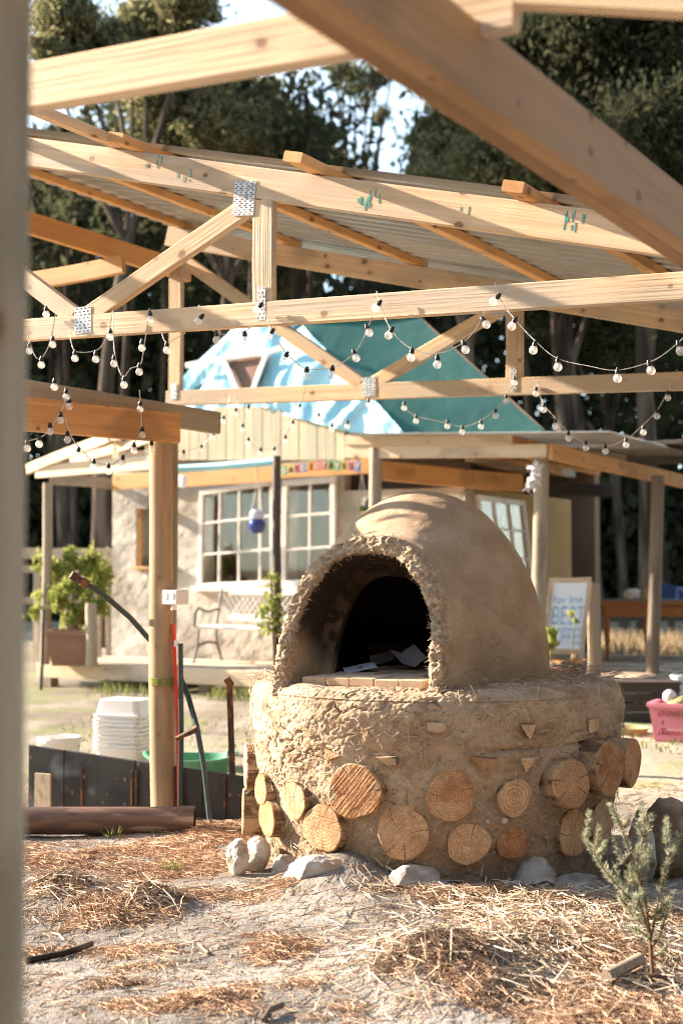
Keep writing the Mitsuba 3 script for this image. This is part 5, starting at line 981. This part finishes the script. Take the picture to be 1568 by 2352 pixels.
ring = lambda s, z_: np.stack([q[0] + s * 0.29 * np.cos(a), q[1] + s * 0.20 * np.sin(a), q[2] + z_], 1)
V = np.vstack([ring(0.72, 0 * a), ring(0.86, hi * 0.5), ring(0.98, hi), ring(1.05, hi), ring(1.05, hi - 0.015), ring(0.96, hi - 0.01), ring(0.84, hi * 0.5), ring(0.70, 0 * a + 0.01), ring(0.0, 0 * a + 0.01)]); F_ = []
for b in range(8):
    for j in range(n): A, B = b * n + j, b * n + (j + 1) % n; F_ += [[A, B, B + n], [A, B + n, A + n]]
part(k, 'body', (V, np.array(F_)), 'green_plastic', smooth=50); part(k, 'handle', tube([q + [0.235 + 0.0, -0.06, 0.17], q + [0.24, -0.03, 0.215], q + [0.24, 0.03, 0.215], q + [0.235, 0.06, 0.17]], 0.012, 8)[0], 'green_plastic', smooth=True)
k = thing('steel_stake', 'rusty flat steel stake standing behind the edging left of the oven', 'stake'); s0, s1 = col(536, 8.4, -0.05), at_Z(527, 1572, 8.4); part(k, 'shaft', obox((s0 + s1) / 2, (0.018, 0.008, np.linalg.norm(s1 - s0) / 2), [nrm([1, 0, 0.0]), [0, 1, 0], nrm(s1 - s0)]), 'rusty_steel'); part(k, 'bent_tip', rbox(s1 + [-0.004, 0, 0.012], (0.022, 0.012, 0.03), [nrm([0.8, 0, 0.6]), [0, 1, 0], nrm([-0.6, 0, 0.8])], 0.008), 'rusty_steel', smooth=30)
k = thing('conduit', 'bright red electrical conduit running up the round post', 'conduit'); part(k, 'pipe', tube([col(412, 7.84, -0.02), col(408, 7.86, 0.5), col(398, 7.88, 1.05)], 0.0125, 10)[0], 'red_plastic', smooth=True)
for (x, y) in ((406, 1478), (410, 1738)): q = at_Z(x, y, 7.86); part(k, 'clip', tube([q - [0, 0, 0.016], q + [0, 0, 0.016]], 0.0155, 10)[0], 'white_plastic', smooth=40)
k = thing('socket_box', 'pale grey plastic power socket box fixed on the round post', 'socket box'); q = at_Z(403, 1372, 7.84); axb = [nrm([0.80, -0.6, 0]), nrm([0.6, 0.8, 0]), [0, 0, 1]]; part(k, 'case', rbox(q, (0.055, 0.05, 0.04), axb, 0.006), 'grey_box', smooth=30); part(k, 'neck', tube([q + [-0.008, 0, -0.07], q + [-0.008, 0, -0.03]], 0.017, 10)[0], 'white_plastic', smooth=40)
for s in (-1, 1): part(k, 'rocker_switch', rbox(q + np.array(axb[0]) * 0.024 * s - np.array(axb[1]) * 0.051 + [0, 0, 0.008], (0.012, 0.004, 0.018), axb, 0.003), 'white_plastic')
k = thing('standpipe', 'dark garden standpipe with tap bracket beside the red conduit', 'standpipe'); part(k, 'pipe', tube([col(414, 7.78, 0.0), col(416, 7.80, 0.45), col(414, 7.8, 0.95)], 0.016, 10)[0], 'hose_black', smooth=True); part(k, 'bracket', tube([at_Z(404, 1697, 7.75), at_Z(430, 1685, 7.74), at_Z(455, 1672, 7.73)], [0.012, 0.016, 0.022], 8)[0], 'rusty_steel', smooth=True)
k = thing('water_hose', 'stiff black water hose sticking up past the round post with a brass coupling', 'hose'); hp = [(484, 1905, 7.55), (478, 1850, 7.6), (468, 1760, 7.68), (452, 1670, 7.74), (432, 1600, 7.85), (408, 1540, 8.0), (370, 1500, 8.05), (300, 1420, 8.0), (240, 1368, 7.95), (192, 1337, 7.9)]
part(k, 'tube', tube([at_Z(*h_) for h_ in hp], 0.0155, 10)[0], 'hose_black', smooth=True); t0, t1 = at_Z(204, 1345, 7.92), at_Z(163, 1320, 7.88); part(k, 'coupling', tube([t0 + (t1 - t0) * s_ for s_ in (0, 0.05, 0.4, 0.45, 0.6, 0.65, 1.0)], [0.017, 0.026, 0.026, 0.02, 0.02, 0.024, 0.024], 10)[0], 'rusty_steel', smooth=30)
q = col(376, 7.9, 0.72)
part(thing('twine_band', 'faded green twine wound round the thick post', 'twine'), 'winding', join([tube([[q[0] + 0.0735 * math.cos(a), q[1] + 0.0735 * math.sin(a), q[2] + 0.012 * j + 0.002 * math.sin(a * 2 + j)] for a in np.linspace(0, 6.3, 25)], 0.004, 5)[0] for j in range(4)]), 'leaf_bush', smooth=True)

# rocks
for i, (x, y, hx, hy, hz, m, lab, an) in enumerate([(543, 2012, 0.055, 0.06, 0.095, 'white_stone', 'tall white stone at the far left foot of the oven', 0.35), (590, 2005, 0.075, 0.07, 0.09, 'white_stone', 'white block of stone with a dark broken side left of the oven foot', 0.45), (1548, 2020, 0.16, 0.22, 0.20, 'brown_stone', 'large rounded brown boulder at the right behind the rosemary', 0.4), (1483, 2030, 0.06, 0.12, 0.19, 'white_stone', 'pale upright slab of rock leaning on the brown boulder', 0.6)]):
    q = ground_at(x, y); single('boulder', lab, 'rock', rock(q + [0, hy * 0.5, hz * 0.72], (hx, hy, hz), 84 + i, an, 4, 0.4), m, smooth=35)
# rosemary
k = thing('rosemary_shrub', 'young rosemary shrub with needle leaves in front of the oven', 'shrub'); rb = np.random.default_rng(12); g0 = ground_at(1500, 2262); ZR = g0[1]
STEMS = [[(1500, 2265), (1492, 2150), (1480, 2060), (1448, 1960), (1425, 1900), (1398, 1848)], [(1492, 2150), (1470, 2080), (1440, 2060), (1395, 2010), (1365, 1965), (1342, 1930)], [(1480, 2060), (1470, 1980), (1476, 1915), (1480, 1868)], [(1494, 2160), (1510, 2080), (1525, 2010), (1535, 1965), (1530, 1925)], [(1490, 2130), (1455, 2110), (1440, 2085), (1428, 2065)], [(1492, 2160), (1470, 2140), (1445, 2130)], [(1496, 2180), (1515, 2150), (1528, 2110), (1540, 2080)], [(1448, 1960), (1432, 1985), (1420, 1960), (1410, 1920)], [(1500, 2120), (1522, 2105), (1545, 2045)], [(1480, 2060), (1458, 2020), (1445, 1990)], [(1500, 2200), (1518, 2190), (1535, 2165)]]
for S_r in list(STEMS[:5]):
    for _ in range(5):
        j_ = rb.integers(max(1, len(S_r) - 4), len(S_r)); f_ = rb.random(); bx_ = S_r[j_ - 1][0] * (1 - f_) + S_r[j_][0] * f_; by_ = S_r[j_ - 1][1] * (1 - f_) + S_r[j_][1] * f_; dx_ = rb.uniform(-26, 26); l_ = rb.uniform(30, 75)
        STEMS.append([(bx_, by_), (bx_ + dx_ * 0.7, by_ - l_ * 0.4), (bx_ + dx_, by_ - l_)])
sm, lp_, la, lb = [], [], [], []
for i, S in enumerate(STEMS):
    dz = 0 if i == 0 else rb.uniform(-0.10, 0.10); Pt = np.array([at_Z(x, y, ZR + dz * t / (len(S) - 1)) for t, (x, y) in enumerate(S)]); tt = np.linspace(0, len(S) - 1, 60); Q = np.stack([np.interp(tt, np.arange(len(S)), Pt[:, j]) for j in range(3)], 1)
    sm.append(tube(Q[::4], np.linspace(0.0075 if i == 0 else 0.004, 0.0015, 15), 6)[0])
    if i == 0: Q = Q[16:]
    L = np.linalg.norm(np.diff(Q, axis=0), axis=1).sum(); n = int(L * 1500); s = rb.uniform(0.05, 1, n); pos = np.stack([np.interp(s, np.linspace(0, 1, len(Q)), Q[:, j]) for j in range(3)], 1); dirn = nrm(Q[-1] - Q[0])
    o = rand_dirs(n, rb); o = o - np.outer(o @ dirn, dirn); o /= np.linalg.norm(o, axis=1, keepdims=True) + 1e-9; a = o * 0.8 + dirn * 0.55; a /= np.linalg.norm(a, axis=1, keepdims=True); hl = rb.uniform(0.006, 0.014, n)[:, None] * (1.1 - 0.4 * s[:, None])
    lp_.append(pos + a * hl); la.append(a * hl); b = np.cross(a, rand_dirs(n, rb)); lb.append(b / (np.linalg.norm(b, axis=1, keepdims=True) + 1e-9) * 0.0014)
part(k, 'stem', join(sm), 'stem', smooth=True); part(k, 'needle_leaves', quads(np.vstack(lp_), np.vstack(la), np.vstack(lb)), 'leaf_rosemary', stuff=True)
# twigs, tufts
def twig(lab, pts, r, m='bark'): single('twig', lab, 'twig', tube([ground_at(x, y) + [0, 0, r * 0.8 + dz] for x, y, dz in pts], r, 7, wobble=0.1)[0], m, smooth=True)
twig('thick dark stick lying on the sand at the left edge', [(60, 2215, 0), (150, 2200, 0.005), (210, 2182, 0.012)], 0.012); twig('curved pale twig lying on the sand left of centre', [(455, 2172, 0), (463, 2186, 0.01), (478, 2196, 0.006)], 0.005, 'old_wood'); twig('bent dark stick at the bottom edge of the sand', [(605, 2352, 0), (620, 2338, 0.015), (648, 2322, 0.01)], 0.010); twig('short dark twig among the straw below centre', [(420, 2285, 0), (485, 2278, 0.004)], 0.005); twig('thin white twig on the straw at the left', [(118, 2145, 0), (135, 2152, 0.004), (148, 2162, 0.0)], 0.004, 'pine_pale')
twig('split piece of grey wood on the straw by the rosemary', [(1392, 2275, 0.02), (1470, 2238, 0.03)], 0.022, 'old_wood')
for i, (x, y) in enumerate(((163, 1912), (352, 1915), (205, 1918), (262, 1925), (400, 2005))):
    q = ground_at(x, y); r = np.random.default_rng(90 + i); n = 26; p0 = q + np.stack([r.normal(0, 0.022, n), r.normal(0, 0.02, n), 0 * r.random(n)], 1); p1 = p0 + np.stack([r.normal(0, 0.03, n), r.normal(0, 0.02, n), r.uniform(0.02, 0.075, n)], 1); a = (p1 - p0) / 2; b = np.cross(a, rand_dirs(n, r)); b = b / (np.linalg.norm(b, axis=1, keepdims=True) + 1e-9) * 0.003
    single('grass_tuft', ('green grass tuft in front of the pipe at the left', 'largest grass tuft at the right part of the pipe', 'small grass tuft just right of the leftmost one by the pipe', 'grass tuft below the middle of the pipe', 'small grass tuft on the straw below the pipe')[i], 'grass', quads(p0 + a, a, b), 'leaf_grass')

# ---------------------------------------------------------------- trees
def tree(label, px, Z, clumps, seed, m='leaf_gum', n=9000, size=0.10, tr=0.22, lean=0, group=None, name='gum_tree'):
    """clumps: (x, y, radius) in photo pixels at depth Z, spread in depth by the seed."""
    r = np.random.default_rng(seed); k = thing(name, label, 'tree', group); base = col(px, Z, -0.1); s = Z / F
    cs = np.array([at_Z(x, y, Z) + [0, r.uniform(-1, 1) * rad * s * 1.3, 0] for x, y, rad in clumps]); rd = np.array([[rad * s * 0.95, rad * s * 1.0, rad * s * 0.72] for *_, rad in clumps])
    topz = cs[:, 2].max(); topc = cs[cs[:, 2].argmax()]; t = np.linspace(0, 1, 12)[:, None]
    tp = base * (1 - t) + (topc - [0, 0, 0.2]) * t; tp[:, :2] = base[:2] + (topc[:2] - base[:2]) * t ** 2 + 0.10 * np.stack([np.sin(t[:, 0] * 7 + seed), np.cos(t[:, 0] * 6 + seed)], 1); limb = [tube(tp, np.linspace(tr, 0.03, 12), 9, wobble=0.08, seed=seed)[0]]
    sub_c, sub_r = [], []
    for c, rr in zip(cs, rd):
        za = np.clip((c[2] - base[2]) / (topz - base[2]) - 0.22, 0.2, 0.9); i = int(za * 11); a = tp[i]; mid_ = (a + c) / 2 + [0, 0, -0.12 * np.linalg.norm(c - a)]; limb.append(tube([a, mid_, c], [tr * (1 - za) * 0.55 + 0.02, 0.05, 0.015], 6)[0])
        sub_c.append(c); sub_r.append(rr * 1.15)
        for _ in range(20):
            d = rand_dirs(1, r)[0]; q = c + d * rr * r.uniform(0.3, 1.25); sub_c.append(q); sub_r.append(rr * r.uniform(0.12, 0.42) * r.uniform(0.6, 1.5, 3)); limb.append(tube([c - (c - a) * 0.1, q], [0.02, 0.006], 4, caps=False)[0])
    part(k, 'trunk', join(limb), 'bark', smooth=True); part(k, 'crown', leaves(sub_c, sub_r, int(n * 4.6), size * 0.62, 0.42, r), m, stuff=False)
tree('sunlit gum tree filling the top left corner', 215, 25, [(150, 40, 75), (235, 95, 70), (120, 130, 45), (330, 30, 80), (430, 20, 70), (180, 150, 40), (300, 110, 50)], 1, n=9000)
tree('tall gum tree with a round lit crown left of centre', 505, 27, [(380, 260, 80), (470, 205, 90), (565, 240, 90), (520, 330, 95), (390, 345, 70), (625, 340, 65), (450, 300, 70), (545, 175, 50)], 2, n=12000)
tree('gum tree with wispy top against the sky at the centre', 690, 29, [(700, 305, 42), (690, 375, 55), (765, 385, 42), (640, 255, 40), (740, 330, 30)], 3, n=3600)
tree('thin crowned gum tree with sky gaps beside the near beam', 850, 33, [(815, 165, 45), (865, 180, 30), (880, 250, 22), (840, 235, 20), (780, 150, 34), (905, 150, 30)], 4, n=650, tr=0.13)
tree('broad gum tree with lit left edge right of centre', 1060, 25, [(1010, 300, 65), (975, 390, 45), (1070, 340, 100), (1010, 440, 75), (1130, 430, 110), (1080, 240, 90), (1180, 330, 100)], 5, n=15000)
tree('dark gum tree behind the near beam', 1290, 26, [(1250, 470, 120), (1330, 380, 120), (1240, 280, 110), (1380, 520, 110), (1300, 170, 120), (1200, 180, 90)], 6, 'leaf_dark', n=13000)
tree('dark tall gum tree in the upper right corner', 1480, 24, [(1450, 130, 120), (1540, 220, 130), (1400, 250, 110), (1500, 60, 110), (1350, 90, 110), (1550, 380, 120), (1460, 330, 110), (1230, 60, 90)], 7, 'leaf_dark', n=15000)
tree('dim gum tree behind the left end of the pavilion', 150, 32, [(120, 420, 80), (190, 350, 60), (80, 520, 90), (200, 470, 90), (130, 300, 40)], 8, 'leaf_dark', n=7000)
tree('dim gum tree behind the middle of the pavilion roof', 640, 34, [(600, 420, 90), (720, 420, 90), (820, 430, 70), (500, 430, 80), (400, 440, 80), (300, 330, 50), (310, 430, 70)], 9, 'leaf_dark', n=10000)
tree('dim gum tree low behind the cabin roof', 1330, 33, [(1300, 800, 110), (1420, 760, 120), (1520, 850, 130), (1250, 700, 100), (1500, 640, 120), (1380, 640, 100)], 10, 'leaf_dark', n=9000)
tree('spindly gum tree between cabin and left post', 560, 31, [(600, 620, 45), (660, 640, 50), (540, 560, 60)], 11, 'leaf_gum', n=1600, tr=0.12)
# bare trunks of the plantation behind
rt = np.random.default_rng(31)
for i, x in enumerate((105, 170, 250, 300, 355, 455, 540, 590, 668, 735, 1265, 1320, 1385, 1430, 1475, 1540)):
    Zt = rt.uniform(26, 36); b = col(x, Zt, -0.1); h = rt.uniform(8.5, 10.5); t = np.linspace(0, 1, 10)[:, None]; pts = b + t * np.array([rt.normal(0, 0.35), 0, h]) + 0.08 * np.stack([np.sin(t[:, 0] * 6 + i), 0 * t[:, 0], 0 * t[:, 0]], 1)
    k = thing('plantation_tree', f'bare straight trunk in the dark wood behind the cabin, {ORD[i]} from the left', 'tree', 'trunks in the dark wood'); part(k, 'trunk', tube(pts, np.linspace(rt.uniform(0.08, 0.15), 0.05, 10), 8, wobble=0.08, seed=i)[0], 'bark', smooth=True); part(k, 'crown', leaves([pts[-1], pts[-2] + [0.5, 0, 0.3], pts[-2] - [0.5, 0, 0]], [(1.2, 1.2, 1.0)] * 3, 900, 0.12, 0.4, rt), 'leaf_dark')
# the wood beyond as one mass
rw = np.random.default_rng(41); n = 150000; x = rw.uniform(-34, 26, n); y = rw.uniform(37, 52, n); top_h = 11.6 + 5.0 * meshkit.fbm(np.stack([x * 0.45, x * 0 + 3, x * 0], -1), 3, 6) + np.clip((x - 3) * 0.9, 0, 6) - 5.0 * np.exp(-((x - 0.6) / 2.4) ** 2) - 2.0 * np.exp(-((x + 7.2) / 0.8) ** 2); z = np.where(rw.random(n) < 0.25, rw.random(n) * 4, rw.random(n) ** 0.8 * top_h)
a = rand_dirs(n, rw, -0.6); b = np.cross(a, rand_dirs(n, rw)); b /= np.linalg.norm(b, axis=1, keepdims=True) + 1e-9; s = rw.uniform(0.16, 0.36, n)[:, None]
def surround():
    # the same wood goes on round the clearing: behind the camera and to the right
    n = 46000; an = rw.uniform(-2.75, 0.62, n); rr_ = rw.uniform(19, 30, n); x, y = rr_ * np.cos(an), 4 + rr_ * np.sin(an); z = rw.random(n) ** 0.85 * (13 + 4 * meshkit.noise(np.stack([an * 6, an * 0, an * 0], -1), 2))
    a = rand_dirs(n, rw, -0.6); b = np.cross(a, rand_dirs(n, rw)); b /= np.linalg.norm(b, axis=1, keepdims=True) + 1e-9; s = rw.uniform(0.3, 0.6, n)[:, None]
    return quads(np.stack([x, y, z], 1), a * s, b * s * 0.6)
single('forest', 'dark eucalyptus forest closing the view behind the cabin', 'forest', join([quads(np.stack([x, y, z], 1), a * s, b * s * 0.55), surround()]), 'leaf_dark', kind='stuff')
